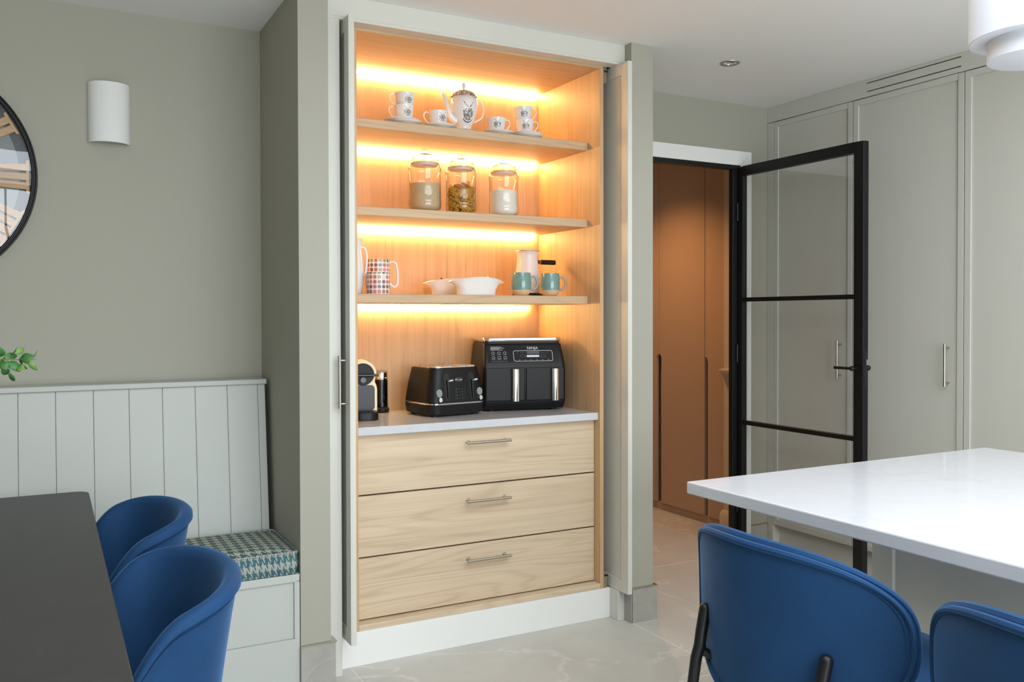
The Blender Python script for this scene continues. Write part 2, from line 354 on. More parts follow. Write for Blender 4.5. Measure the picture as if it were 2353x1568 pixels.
# ------------------------------------------------------------------ the room shell
ZC, YA, YD, XW = 2.568, 3.796, 3.815, 3.734         # ceiling, alcove wall, doorway wall, wardrobe fronts
XL, XR, YF, YH = -2.6, 4.36, -3.0, 6.6
fl = struct(B(XL-.2, XR+.2, YF-.2, YH+.2, -.08, -.0007).build('floor', 'grout', smooth=0), 'large grey stone floor tiles with pale joints')
gx = [1.053+1.253*k for k in range(-3, 4)]; gy = [2.575+1.249*k for k in range(-5, 5)]
J = .0017
for i in range(len(gx)-1):
    for j in range(len(gy)-1):
        x0, x1 = max(gx[i]+J, XL), min(gx[i+1]-J, XR); y0, y1 = max(gy[j]+J, YF), min(gy[j+1]-J, YH)
        if x1-x0 > .05 and y1-y0 > .05: B(x0, x1, y0, y1, -.012, 0).build('tile', 'floor', fl, 0, .0012, 1)
# ceiling with the roof lantern opening behind the camera
SX0, SX1, SY0, SY1 = .25, 2.85, -1.3, 1.6
c = MB().box(XL-.2, XR+.2, SY1, YH+.2, ZC, ZC+.12).box(XL-.2, XR+.2, YF-.2, SY0, ZC, ZC+.12).box(XL-.2, SX0, SY0, SY1, ZC, ZC+.12).box(SX1, XR+.2, SY0, SY1, ZC, ZC+.12)
struct(c.build('ceiling', 'ceiling', smooth=0), 'smooth pale ceiling')
k = MB().box(SX0-.05, SX1+.05, SY0-.05, SY0, ZC+.12, ZC+.34).box(SX0-.05, SX1+.05, SY1, SY1+.05, ZC+.12, ZC+.34).box(SX0-.05, SX0, SY0, SY1, ZC+.12, ZC+.34).box(SX1, SX1+.05, SY0, SY1, ZC+.12, ZC+.34)
win1 = struct(k.build('window_1', 'trim', smooth=0), 'roof lantern upstand')
struct(B(XL-.2, .831, YA, YA+.12, 0, ZC).build('wall_back_left', 'wall', smooth=0), 'taupe painted alcove wall')
struct(B(.831, .943, 3.18, YA+.12, 0, ZC).build('wall_pillar_left', 'wall', smooth=0), 'narrow painted wall end beside the bench')
struct(B(2.307, 2.425, 3.18, YA+.12, 0, ZC).build('wall_pillar_right', 'wall', smooth=0), 'narrow painted wall end beside the doorway')
struct(B(.943, 2.307, 3.87, YA+.12, 0, ZC).build('wall_back_middle', 'wall', smooth=0))
dw = MB().box(2.425, 2.60, YD, YD+.12, 0, ZC).box(2.60, 3.515, YD, YD+.02, 2.216, ZC).box(2.60, 3.62, YD+.02, YD+.12, 2.30, ZC).box(3.515, XR, YD, YD+.02, 0, ZC).box(3.62, XR, YD+.02, YD+.12, 0, ZC)
struct(dw.build('wall_back_right', 'wall', smooth=0), 'taupe painted wall around the doorway')
struct(B(XR, XR+.12, YF, YD, 0, ZC).build('wall_right', 'wall', smooth=0))
struct(B(XL-.12, XL, YF, YA, 0, ZC).build('wall_left', 'wall', smooth=0))
fw = MB().box(XL, -.7, YF-.12, YF, 0, ZC).box(3.6, XR, YF-.12, YF, 0, ZC).box(-.7, 3.6, YF-.12, YF, 2.42, ZC)
struct(fw.build('wall_front', 'wall', smooth=0))
wf = MB()
for i in range(6): wf.box(-.67+4.24*i/5-.03, -.67+4.24*i/5+.03, YF-.06, YF-.01, 0, 2.42)
wf.box(-.7, 3.6, YF-.06, YF-.01, 2.36, 2.42).box(-.7, 3.6, YF-.06, YF-.01, 0, .06)
struct(wf.build('window_2', 'black_metal', smooth=0), 'black framed garden doors')
# skirting: stone upstands on the wall ends
def skirting(name, mb, trim):
    o = struct(mb.build(name, 'skirt', smooth=0, bevel=.001, seg=1), 'grey stone skirting tile'); trim.build('edge_trim', 'steel', o, 0); return o
skirting('baseboard_left', MB().box(.829, .958, 3.169, 3.18, 0, .157).box(.943, .958, 3.18, 3.226, 0, .157), MB().box(.829, .963, 3.166, 3.18, .157, .161).box(.943, .963, 3.18, 3.226, .157, .161))
skirting('baseboard_right', MB().box(2.303, 2.440, 3.169, 3.18, 0, .150).box(2.425, 2.440, 3.18, 3.30, 0, .150).box(2.300, 2.307, 3.169, 3.224, 0, .15), MB().box(2.303, 2.443, 3.166, 3.18, .150, .154).box(2.425, 2.443, 3.18, 3.30, .150, .154))
skirting('baseboard_back', B(3.60, 3.728, 3.803, 3.815, 0, .153), B(3.60, 3.731, 3.800, 3.815, .153, .157))
# doorway: white architrave, black steel lining
ar = struct(MB().prism([(2.5, 2.297), (3.597, 2.297), (3.515, 2.216), (2.58, 2.216)], 'Y', 3.797, 3.815).build('trim_1', 'trim', smooth=0, bevel=.001, seg=1), 'white door surround')
MB().prism([(3.597, 2.2965), (3.597, 0), (3.515, 0), (3.515, 2.2155)], 'Y', 3.797, 3.815).build('jamb_board', 'trim', ar, 0, .0007, 1)
MB().prism([(2.5, 2.2965), (2.58, 2.2155), (2.58, 0), (2.5, 0)], 'Y', 3.797, 3.815).build('jamb_board', 'trim', ar, 0, .0007, 1)
st = MB().box(2.60, 3.515, 3.798, 3.832, 2.190, 2.2155).box(3.458, 3.5145, 3.798, 3.832, 0, 2.190).box(2.60, 2.65, 3.798, 3.832, 0, 2.190)
struct(st.build('door_1', 'black_metal', smooth=0, bevel=.002, seg=1), 'black steel door lining')

# ------------------------------------------------------------------ hall beyond the doorway
struct(B(1.9, 2.0, YD+.12, YH, 0, ZC).build('wall_hall_left', 'wall_hall', smooth=0))
struct(B(1.9, XR, YH, YH+.1, 0, ZC).build('wall_hall_back', 'wall_hall', smooth=0))
hw = struct(B(3.80, XR, YD+.12, 4.254, 0, ZC).build('wall_hall_right', 'wall_hall', smooth=0), 'short stretch of pale hall wall')
struct(MB().prism([(3.80, 0), (3.768, 0), (3.768, .105), (3.776, .125), (3.790, .137), (3.80, .14)], 'Y', 3.94, 4.258).build('baseboard_hall', 'wall_hall'), 'pale moulded skirting board in the hall')
struct(MB().prism([(3.80, .985), (3.786, .985), (3.784, .997), (3.772, 1.006), (3.768, 1.014), (3.760, 1.018), (3.760, 1.028), (3.80, 1.030)], 'Y', 3.94, 4.258).build('trim_2', 'wall_hall'), 'pale dado rail in the hall')
hd = thing('hall_wardrobe', 'warm-lit taupe wardrobe of flat doors seen through the open doorway', 'wardrobe', (3.842, 4.28, 0))
B(.045, .50, .0, 2.3, 0, ZC-.002).build('carcass', 'taupe', hd, 0)
B(.012, .045, .0, 2.3, 0, .050).build('plinth', 'taupe', hd, 0)
def hdoor(y0, y1, left_notch, right_notch):
    """flat slab; notch = recessed finger pull cut into the lower part of an edge"""
    z0, z1, zn, wn = .052, ZC-.01, 1.095, .026
    poly = [(y0, z0)]
    def up(y, sgn): return [(y+sgn*wn, z0), (y+sgn*wn, zn-.03)] + [(y+sgn*wn*math.cos(a), zn-.03+.03*math.sin(a)) for a in (PI/6, PI/3, PI/2)]
    a = ([(y0+wn, z0)] + up(y0, 1)[1:]) if left_notch else [(y0, z0)]
    b = ([(y1-wn, z0)] + up(y1, -1)[1:]) if right_notch else [(y1, z0)]
    poly = a + [(y0, z1), (y1, z1)] + b[::-1]
    d = MB().prism(poly, 'X', -.006, .016).build('door', 'taupe', hd, 0, .0015, 1)
    return d
hdoor(.004, .195, False, True); hdoor(.200, .680, False, True); hdoor(.685, 1.165, True, False); hdoor(1.17, 1.65, False, True); hdoor(1.655, 2.28, True, False)
def hall_spot(x, y, label):
    hl = thing('hall_downlight', label, 'spotlight', (x, y, ZC))
    MB().shell([(.033, -.001), (.035, -.003), (.047, -.0025), (.048, 0), (.033, .0)], 32).build('bezel', 'steel', hl, 50)
    MB().lathe([(1e-7, -.0012), (.033, -.0012), (.033, -.0002), (1e-7, -.0002)], 28).build('bulb', 'hall_lamp', hl)
    l = bpy.data.lights.new('hall_spot_offscreen', 'SPOT'); l.energy = 75; l.color = (1, .50, .20); l.spot_size = math.radians(118); l.spot_blend = .9; l.shadow_soft_size = .04
    o = bpy.data.objects.new('hall_spot_offscreen', l); COL.objects.link(o); o.location = (0, 0, -.02); o.parent = hl
hall_spot(3.22, 4.72, 'warm recessed spotlight in the hall ceiling by the wardrobe doors')

# ------------------------------------------------------------------ pantry cabinet
XI0, XI1, YFR, YBK = 1.087, 2.213, 3.287, 3.836      # inner sides, frame front, back panel
pc = thing('pantry_cabinet', 'tall open oak pantry cupboard with lit shelves and painted surround', 'cupboard', (0, 0, 0))
def part(name, mat, b, parent=pc, bevel=.001, smooth=0, seg=1): return B(*b).build(name, mat, parent, smooth, bevel, seg)
part('back_panel', 'oak_v', (XI0, XI1, YBK, YBK+.018, .135, 2.468))
part('side_panel', 'oak_v', (XI1, XI1+.019, YFR, YBK+.018, .135, 2.489)); part('side_panel', 'oak_v', (XI0-.019, XI0, YFR, YBK+.018, .135, 2.489))
part('top_panel', 'oak_s', (XI0, XI1, YFR, YBK+.018, 2.468, 2.489)); part('bottom_panel', 'oak_h', (XI0, XI1, YFR, YBK, .135, .158))
part('header', 'pantry', (.943, 2.307, 3.227, 3.30, 2.4895, ZC)); part('header_soffit', 'pantry', (.943, 2.307, 3.227, 3.286, 2.478, 2.4895))
part('scribe_strip', 'pantry', (.943, 1.001, 3.227, 3.30, 0, 2.478)); part('scribe_strip', 'pantry', (2.266, 2.307, 3.225, 3.289, 0, .134)); part('scribe_strip', 'pantry', (2.296, 2.307, 3.225, 3.30, .134, 2.478))
part('plinth', 'trim', (1.001, 2.266, 3.287, 3.305, 0, .1345))
SH = [2.156, 1.805, 1.454]
for z in SH: part('shelf', 'oak_s', (XI0, XI1, 3.386, YBK, z-.037, z), bevel=.0025)
for z, x1 in ((2.468, 2.205), (SH[0]-.037, 2.195), (SH[1]-.037, 2.185), (SH[2]-.037, 2.150)):
    s = part('led_channel', 'steel', (XI0+.004, x1, YBK-.022, YBK-.004, z-.0008, z-.0001)); B(XI0+.006, x1-.002, YBK-.018, YBK-.010, z-.015, z-.0008).build('led_strip', 'led', s, 0)
for z0, z1, zh in ((.657, .8935, .835), (.410, .651, .590), (.163, .404, .342)):
    d = part('drawer', 'oak_h', (1.092, 2.2115, 3.333, 3.353, z0, z1), bevel=.0015)
    hb = MB().cyl((1.560, 3.298, zh), (1.767, 3.298, zh), .0062, 14)
    for x in (1.578, 1.749): hb.cyl((x, 3.333, zh), (x, 3.298, zh), .0045, 10).cyl((x, 3.3335, zh), (x, 3.330, zh), .008, 12)
    hb.build('handle', 'steel', d)
part('drawer_box', 'oak_h', (1.092, 2.2115, 3.44, 3.80, .16, .893))
for zz in ((2.405, 2.487), (.137, .212)):
    h = part('hinge', 'steel', (2.2335, 2.2525, 3.289, 3.345, *zz), bevel=.002); B(2.236, 2.255, 3.286, 3.290, zz[0]+.05, zz[0]+.058).build('hinge_arm', 'charcoal', h, 0)
wt = tag(part('worktop', 'quartz', (1.0875, 2.2125, 3.302, 3.8355, .8952, .928), None, .0015), 'white quartz worktop inside the pantry above the oak drawers', 'worktop')
def pdoor(name, label, x0, face, handle):
    """pocket door: slab with a shallow shaker frame on the shown face"""
    y0, y1, z0, z1, th = 3.154, 3.79, .135, 2.4775, .022; fr = .052
    t = thing(name, label, 'door', (x0, y0, 0))
    if face < 0: fx, px = (0, .006), (.006, th)
    MB().box(.006, th, 0, y1-y0, z0, z1).build('panel', 'pantry', t, 0, .0006, 1)
    frm = MB().box(0, .006, 0, fr, z0, z1).box(0, .006, y1-y0-fr, y1-y0, z0, z1).box(0, .006, fr, y1-y0-fr, z0, z0+fr).box(0, .006, fr, y1-y0-fr, z1-fr, z1)
    frm.build('door_frame', 'pantry', t, 0, .0006, 1)
    if handle:
        zh0, zh1 = 1.018, 1.216; yy = .037; hb = MB().cyl((-.027, yy, zh0), (-.027, yy, zh1), .0058, 14)
        for z in (zh0+.018, zh1-.018): hb.cyl((.001, yy, z), (-.027, yy, z), .004, 10)
        hb.build('handle', 'steel', t)
    return t
pdoor('pocket_door', 'painted pocket door with bar handle, slid open beside the bench', 1.012, -1, True)
pdoor('pocket_door', 'painted pocket door without a handle, slid open beside the doorway', 2.2705, -1, False)

# ------------------------------------------------------------------ wardrobes on the right
wr = thing('fitted_wardrobe', 'tall pale grey fitted wardrobe run behind the glass door', 'wardrobe', (XW, 0, 0))
ydr = [3.764, 3.204, 2.577, 1.96, 1.33, .70, .07]
MB().box(.024, .60, -.6, 3.81, .153, 2.4775).box(.024, .60, -.62, -.6, .001, ZC-.001).build('carcass', 'cab', wr, 0)
part('end_filler', 'cab', (0, .024, 3.764, 3.814, 0.001, 2.477), wr)
tp = MB().box(0, .024, 3.122, 3.814, 2.480, ZC-.001).box(0, .024, -.6, 2.595, 2.480, ZC-.001).box(0, .024, 2.595, 3.122, 2.480, 2.5035).box(0, .024, 2.595, 3.122, 2.5095, 2.5465).box(0, .024, 2.595, 3.122, 2.5525, ZC-.001)
tp.build('top_filler', 'cab', wr, 0)
pl_ = MB().box(.05, .07, 3.10, 3.764, .001, .152).box(.05, .07, -.6, 2.70, .001, .152)
for z0, z1 in ((.001, .045), (.052, .085), (.092, .152)): pl_.box(.05, .07, 2.70, 3.10, z0, z1)
pl_.build('plinth', 'cab', wr, 0)
part('base_block', 'cab', (.024, .07, 3.764, 3.814, .001, .155), wr)
for i in range(len(ydr)-1):
    a, b = ydr[i+1]+.0026, ydr[i]-.0026; z0, z1, fr = .156, 2.476, .030
    d = B(.008, .022, a, b, z0, z1).build('door', 'cab', wr, 0, .0006, 1)
    MB().box(0, .008, a, a+fr, z0, z1).box(0, .008, b-fr, b, z0, z1).box(0, .008, a+fr, b-fr, z0, z0+fr).box(0, .008, a+fr, b-fr, z1-fr, z1).build('door_frame', 'cab', d, 0, .0008, 1)
    if i < 2:
        yh = a+.074; hb = MB().cyl((-.026, yh, 1.030), (-.026, yh, 1.230), .006, 14)
        for z in (1.048, 1.212): hb.cyl((.008, yh, z), (-.026, yh, z), .0042, 10)
        hb.build('handle', 'steel', d)

# ------------------------------------------------------------------ glazed steel door, open at a right angle
gd = thing('glass_door', 'black steel framed glass door standing open with three panes', 'door', (3.490, 0, 0))
DT = .036; y0, y1 = 2.930, 3.792
HS = .034
fr = MB().box(0, DT, y0, y0+.056, .008, 2.203).box(0, DT, y1-HS, y1, .008, 2.203).box(0, DT, y0+.056, y1-HS, 2.152, 2.203).box(0, DT, y0+.056, y1-HS, .008, .10)
fr.build('door_frame', 'black_metal', gd, 0, .0015, 1)
zb1, zb2 = P(1836, 685.5, X=3.50)[2], P(1836, 990, X=3.50)[2]
for z in (zb1, zb2): B(.004, DT-.004, y0+.056, y1-HS, z-.0115, z+.0115).build('glazing_bar', 'black_metal', gd, 0, .001, 1)
zs = [.10, zb2-.0115, zb2+.0115, zb1-.0115, zb1+.0115, 2.152]
for i in range(3): B(DT/2-.003, DT/2+.003, y0+.056, y1-HS, zs[2*i], zs[2*i+1]).build('pane', 'glass', gd, 0)
zh = P(1975, 847, X=3.49)[2]
lv = MB().cyl((-.001, y0+.030, zh), (-.040, y0+.030, zh), .0075, 14).ball((-.042, y0+.030, zh), .0125, 14, 10).tube([(-.042, y0+.032, zh), (-.042, y0+.135, zh)], [.0065, .0075], 12)
lv.build('lever_handle', 'black_metal', gd, 40)
MB().cyl((DT, y0+.030, zh), (DT+.03, y0+.030, zh), .0075, 14).ball((DT+.034, y0+.030, zh), .014, 16, 10).build('door_knob', 'black_metal', gd, 40)
lp = B(.008, DT-.008, y0-.0025, y0+.001, zh-.085, zh+.085).build('latch_plate', 'charcoal', gd, 0, .001, 1)
B(.013, DT-.010, y0-.012, y0-.0025, zh+.016, zh+.044).build('latch_bolt', 'chrome', lp, 0, .002, 1)
for z in (.3, 1.15, 1.95): MB().cyl((-.004, y1, z-.05), (-.004, y1, z+.05), .007, 12).build('hinge', 'black_metal', gd)

# ------------------------------------------------------------------ banquette bench in the alcove
bn = thing('banquette_bench', 'white built-in bench with upright boarded back in the alcove', 'bench', (0, 0, 0))
XB0, XB1 = -1.55, .829
part('seat_box', 'bench', (XB0, XB1, 3.200, 3.79, 0, .424), bn)
fr = MB().box(XB0, XB1, 3.184, 3.200, 0, .188).box(XB0, XB1, 3.184, 3.200, .398, .424)
for x in (XB1-.02, -.30, -1.35): fr.box(x-.02 if x < .5 else x, x+.02, 3.184, 3.200, .188, .398)
fr.build('front_frame', 'bench', bn, 0, .001, 1)
part('front_panel', 'bench', (-.28, XB1-.02, 3.1925, 3.2005, .188, .398), bn); part('front_panel', 'bench', (-1.33, -.32, 3.1925, 3.2005, .188, .398), bn)
def yb(z): return 3.649-(1.088-z)*.1205
lines = [.811, .781, .661, .539, .418, .299, .176, .050, -.071]
while lines[-1] > XB0+.15: lines.append(lines[-1]-.1217)
for a, b in zip(lines[1:], lines[:-1]):
    m = MB().prism([(yb(.428), .428), (yb(1.088), 1.088), (yb(1.088)+.018, 1.088), (yb(.428)+.018, .428)], 'X', a+.0005, b-.0005)
    m.build('plank', 'bench', bn, 0, .0016, 1)
MB().prism([(yb(.428)+.018, .428), (yb(1.088)+.018, 1.088), (3.79, 1.088), (3.79, .428)], 'X', XB0, .810).build('back_core', 'bench', bn, 0)
part('top_rail', 'bench', (XB0, .816, 3.638, 3.7955, 1.088, 1.108), bn, .002)

def cushion():
    x0, x1, yA, yB, z0, h = -.02, .826, 3.186, 3.567, .4245, .083
    t = thing('seat_cushion', 'thick green and white patterned seat cushion on the white bench', 'cushion', ((x0+x1)/2, (yA+yB)/2, z0))
    W, D = x1-x0, yB-yA; n, m = 40, 24; vs = []
    def top(u, v): return h+.014*(1-abs(u)**6)*(1-abs(v)**6)-.006*(abs(u)**8+abs(v)**8)
    for j in range(m+1):
        for i in range(n+1):
            u, v = 2*i/n-1, 2*j/m-1; vs.append((u*W/2*.992, v*D/2*.992, top(u, v)))
    fs = [(j*(n+1)+i, j*(n+1)+i+1, (j+1)*(n+1)+i+1, (j+1)*(n+1)+i) for j in range(m) for i in range(n)]
    MB().add(vs, fs).build('cushion_top', 'fabric', t, 60)
    rings = [rrect(W*s, D*s, .014, z, 4) for s, z in ((.97, .001), (.992, .006), (1.0, h*.5), (.994, h-.004))]
    MB().loft(rings, cap1=False).build('boxing_band', 'fabric_b', t, 60)
    MB().tube(rrect(W*.996, D*.996, .016, h-.003, 5), .0042, 8, True).build('piping', 'fabric_b', t)
    MB().tube(rrect(W*.985, D*.985, .016, .0045, 5), .004, 8, True).build('piping', 'fabric_b', t)
cushion()

# ------------------------------------------------------------------ dining table, tub chairs
tb = thing('dining_table', 'dark grey ceramic topped dining table with rounded corners', 'table', (-.36, 2.30, 0), math.radians(-.4))
MB().loft([rrect(1.0, 2.28, .045, z, 6) for z in (.738, .750)]).build('tabletop', 'table', tb, 35, .002, 2)
MB().loft([rrect(.96, 2.24, .04, z, 6) for z in (.726, .738)]).build('under_frame', 'charcoal', tb, 35)
for x in (-.30, .30):
    for y in (-.85, .85): MB().tube([(x*.35, y*.55, .726), (x, y*.8, 0)], [.03, .022], 12).build('leg', 'charcoal', tb)

def tub_chair(name, label, loc, rz):
    t = thing(name, label, 'chair', loc, rz, 'blue tub chairs along the dining table')
    a, b, zb, za, TM = .158, .258, .820, .745, math.radians(112)
    n = 72; th = .034; secs = []; seam = []; T9 = math.radians(92)
    for i in range(n+1):
        q_ = -1+2*i/n; T = q_*math.radians(150); sg = 1 if T > 0 else -1
        if abs(T) <= T9:
            ct, sn, ext = math.cos(T), math.sin(T), 0
            zt = zb-(zb-za)*(abs(T)/math.radians(120))**3.0
        else:                    # arms run on forwards and dip under the table
            e = (abs(T)-T9)/(math.radians(150)-T9); ct, sn, ext = math.cos(T9), sg*math.sin(T9), -.20*e
            zt = zb-(zb-za)*(92/120)**3.0-.10*e-.31*e*e
        def pt(sc, off, z):      # sc = how far down the flare, off = inward offset
            fl = 1-.26*sc; ax, by = a*(1-.20*sc)-off, b*fl-off
            return (ax*ct-.035*sc+ext, by*sn, z)
        hgt = zt-.36; sec = []
        for q in (1, .8, .6, .4, .2, .10): sec.append(pt(q**.85, 0, zt-q*hgt))
        sec += [pt(.10, .0005, zt-.036), pt(.08, .006, zt-.033), pt(.06, .006, zt-.029), pt(.02, -.004, zt-.022), pt(0, -.002, zt-.008), pt(0, .006, zt), pt(0, th*.6, zt+.002), pt(0, th*.95, zt-.006), pt(.02, th*1.08, zt-.02)]
        for q in (.12, .3, .5, .7, 1): sec.append(pt(q**.85, th, zt-q*hgt))
        secs.append(sec); seam.append(pt(.07, .006, zt-.031))
    MB().loft(secs).build('shell', 'velvet', t, 60)
    MB().tube(seam, .0016, 6).build('seam', 'velvet', t)
    rings = []
    for s, z in ((.90, .375), (.98, .39), (1, .43), (.98, .462), (.9, .474)):
        rings.append([(-.11+.215*s*math.copysign(abs(math.cos(q))**.7, math.cos(q)), .205*s*math.copysign(abs(math.sin(q))**.7, math.sin(q)), z) for q in [2*PI*k/36 for k in range(36)]])
    MB().loft(rings).build('seat', 'velvet', t, 60)
    B(-.26, .04, -.16, .16, .355, .376).build('seat_frame', 'charcoal', t, 0)
    for x, y in ((-.26, -.16), (-.26, .16), (.05, -.15), (.05, .15)):
        MB().tube([(x*.85, y*.85, .36), (x*1.12, y*1.15, 0)], [.014, .010], 10).build('leg', 'charcoal', t)
    return t
ch1 = tub_chair('tub_chair', 'blue velvet tub chair at the dark table, the one beside the bench', (.221, 2.690, 0), math.radians(4))
dup(ch1, (.223, 2.022, 0), math.radians(4), 'blue velvet tub chair at the dark table, the one farther from the bench')

# ------------------------------------------------------------------ island, stools
il = thing('kitchen_island', 'kitchen island with white quartz top overhanging a grey panelled base', 'island', (0, 0, 0))
IX0, IX1, IY0, IY1 = 1.516, 2.782, -1.0, 1.842
B(IX0, IX1, IY0, IY1, .888, .920).build('worktop', 'quartz', il, 0, .0035, 2)
B(1.835, 2.74, IY0+.05, 1.502, 0, .888).build('base', 'cab', il, 0, .001, 1)
for yy in (1.442, .45, -.45): B(1.823, 1.835, yy, yy+.06, .001, .8875).build('base_stile', 'cab', il, 0, .001, 1)

def stool(name, label, loc, rz):
    t = thing(name, label, 'stool', loc, rz, 'blue stools along the island')
    W, zc, up, dn = .283, .780, .142, .195; n, m = 110, 9
    def outl(f):
        c, s = math.cos(f), math.sin(f)
        e = 2/3.0 if s > 0 else 2/2.1; ec = 2/2.6 if s > 0 else 2/2.05
        return W*math.copysign(abs(c)**ec, c), (up if s > 0 else dn)*math.copysign(abs(s)**e, s)
    def X(y, z): return .125*(abs(y)/W)**2.0+.05*(zc-z)*0-.10*(z-zc)*.35
    ol = [outl(2*PI*i/n) for i in range(n)]
    def ring(k, off):
        return [(X(y*k, zc+z*k)+off*(1-.62*(abs(y*k)/W)**2), y*k, zc+z*k) for y, z in ol]
    rings = [ring(k, .004*(k/.96)**6) for k in (.02, .2, .4, .6, .8, .92, .96)]
    rings += [ring(.985, .010), ring(.995, .020), ring(.995, .032), ring(.975, .043), ring(.94, .048)]
    rings += [ring(k, .050) for k in (.8, .6, .4, .2, .02)]
    MB().loft(rings).build('backrest', 'velvet', t, 60)
    MB().tube(ring(.985, .003), [.0075*(1-.6*(abs(y)/W)**3) for y, z in ol], 8, True).build('piping', 'velvet', t)
    MB().tube(ring(.999, .0265), [.010*(1-.65*(abs(y)/W)**3) for y, z in ol], 8, True).build('piping', 'velvet', t)
    MB().tube(ring(.958, .0008), .0013, 6, True).build('seam', 'velvet', t)
    rr = []
    for s, z in ((.88, .590), (.97, .598), (1, .625), (.985, .650), (.93, .663), (.5, .668), (.02, .669)):
        rr.append([(.285+.235*s*math.copysign(abs(math.cos(q))**.75, math.cos(q)), .255*s*math.copysign(abs(math.sin(q))**.75, math.sin(q)), z) for q in [2*PI*k/40 for k in range(40)]])
    MB().loft(rr).build('seat', 'velvet', t, 60)
    MB().lathe([(1e-7, .575), (.16, .575), (.17, .582), (.16, .590), (1e-7, .590)], 28, (.285, 0, 0)).build('seat_plate', 'black_metal', t)
    for s in (-1, 1):
        pts = [(.038, s*.164, .738), (.026, s*.162, .69), (.020, s*.160, .664), (.016, s*.166, .638), (-.03, s*.235, 0)]
        MB().tube(pts, [.0125, .0125, .0125, .0122, .009], 14).ball((.038, s*.164, .738), .0125, 14, 8).tube([(.02, s*.168, .655), (.12, s*.12, .60)], .0095, 10).build('leg', 'black_metal', t, 50)
        MB().tube([(.40, s*.16, .585), (.45, s*.185, .55), (.53, s*.235, 0)], [.0122, .0122, .009], 12).build('leg', 'black_metal', t, 50)
        MB().cyl((-.012, s*.212, .24), (.505, s*.212, .24), .007, 10).build('stretcher', 'black_metal', t)
    MB().cyl((.505, -.212, .24), (.505, .212, .24), .007, 10).build('footrest', 'black_metal', t)
    return t
s1 = stool('counter_stool', 'blue velvet stool with black legs standing by the island corner', (1.205, 1.285, 0), 0)
dup(s1, (1.205, .693, 0), 0, 'blue velvet stool along the island, farther from the pantry')

# ------------------------------------------------------------------ lamps, clock
pd = thing('pendant_lamp', 'white two tier drum pendant lamp hanging over the island', 'lamp', (2.200, 1.325, 2.000))
MB().shell([(.150, .05), (.152, .052), (.152, .30), (.148, .30), (.148, .055)], 64).build('shade', 'shade', pd, 40)
MB().lathe([(1e-7, .052), (.1485, .052), (.1485, .056), (1e-7, .056)], 64).build('shade_diffuser', 'diffuser', pd, 40)
MB().lathe([(1e-7, .001), (.106, .001), (.110, .003), (.110, .052), (1e-7, .052)], 64).build('lower_drum', 'diffuser', pd, 40)
MB().cyl((0, 0, .056), (0, 0, ZC-2.0-.02), .005, 10).build('rod', 'steel', pd)
MB().lathe([(1e-7, ZC-2.0), (.05, ZC-2.0), (.05, ZC-2.02), (1e-7, ZC-2.02)], 28).build('ceiling_rose', 'steel', pd)
sn = thing('wall_light', 'white plaster half cylinder wall light on the alcove wall', 'wall lamp', (.247, YA, 2.040))
def half(rx, ry, z, n=24): return [(rx*math.cos(PI+PI*i/n), ry*math.sin(PI+PI*i/n), z) for i in range(n+1)]
ro, ri = half(.0755, .062, 0), half(.067, .053, 0)
sec0 = ro+ri[::-1]
MB().loft([sec0, [(x, y, .233) for x, y, z in sec0]]).build('shade', 'plaster', sn, 50, .0012, 1)
B(-.045, .045, -.012, 0, .06, .17).build('wall_plate', 'trim', sn, 0)
dl = thing('ceiling_downlight', 'recessed steel spotlight in the pale ceiling', 'spotlight', (2.911, 3.220, ZC))
MB().shell([(.033, -.001), (.035, -.003), (.047, -.0025), (.048, 0), (.033, .0)], 40).build('bezel', 'steel', dl, 50)
MB().shell([(.0225, -.0032), (.033, -.0022), (.033, -.0002), (.0225, -.0002)], 40).build('gimbal_ring', 'chrome', dl, 50)
MB().lathe([(1e-7, -.001), (.0225, -.001), (.0225, -.0002), (1e-7, -.0002)], 28).build('bulb', 'lamp', dl)

ck = thing('wall_clock', 'large round wall clock with black rim and wooden roman numerals', 'clock', (-.422, YA, 1.890))
def ylathe(prof, n=96): 
    m = MB(); rings = [[(r*math.cos(2*PI*j/n), -y, r*math.sin(2*PI*j/n)) for j in range(n)] for r, y in prof]; m.loft(rings, loop=True); return m
ylathe([(.420, 0), (.422, .012), (.4185, .034), (.4145, .036), (.4125, .031), (.4095, .031), (.4075, .034), (.4045, .034), (.4025, .027), (.400, .025), (.399, 0)]).build('rim', 'black_metal', ck, 30)
def disc(r, ya, yb_, n=96):
    return MB().loft([[(r*math.cos(2*PI*j/n), -y, r*math.sin(2*PI*j/n)) for j in range(n)] for y in (ya, yb_)])
disc(.4005, .001, .004).build('back_plate', 'dialdark', ck, 30); disc(.362, .004, .007).build('dial', 'dialgrey', ck, 30)
dome = [(.4005*k/12, .0268+.040*(1-(k/12)**2)) for k in range(12, 0, -1)]
MB().loft([[(r*math.cos(2*PI*j/72), -y, r*math.sin(2*PI*j/72)) for j in range(72)] for r, y in dome]+[[(.002*math.cos(2*PI*j/72), -.0668, .002*math.sin(2*PI*j/72)) for j in range(72)]], cap0=False).build('glass', 'clock_glass', ck, 60)
ROM = ['XII', 'I', 'II', 'III', 'IIII', 'V', 'VI', 'VII', 'VIII', 'IX', 'X', 'XI']
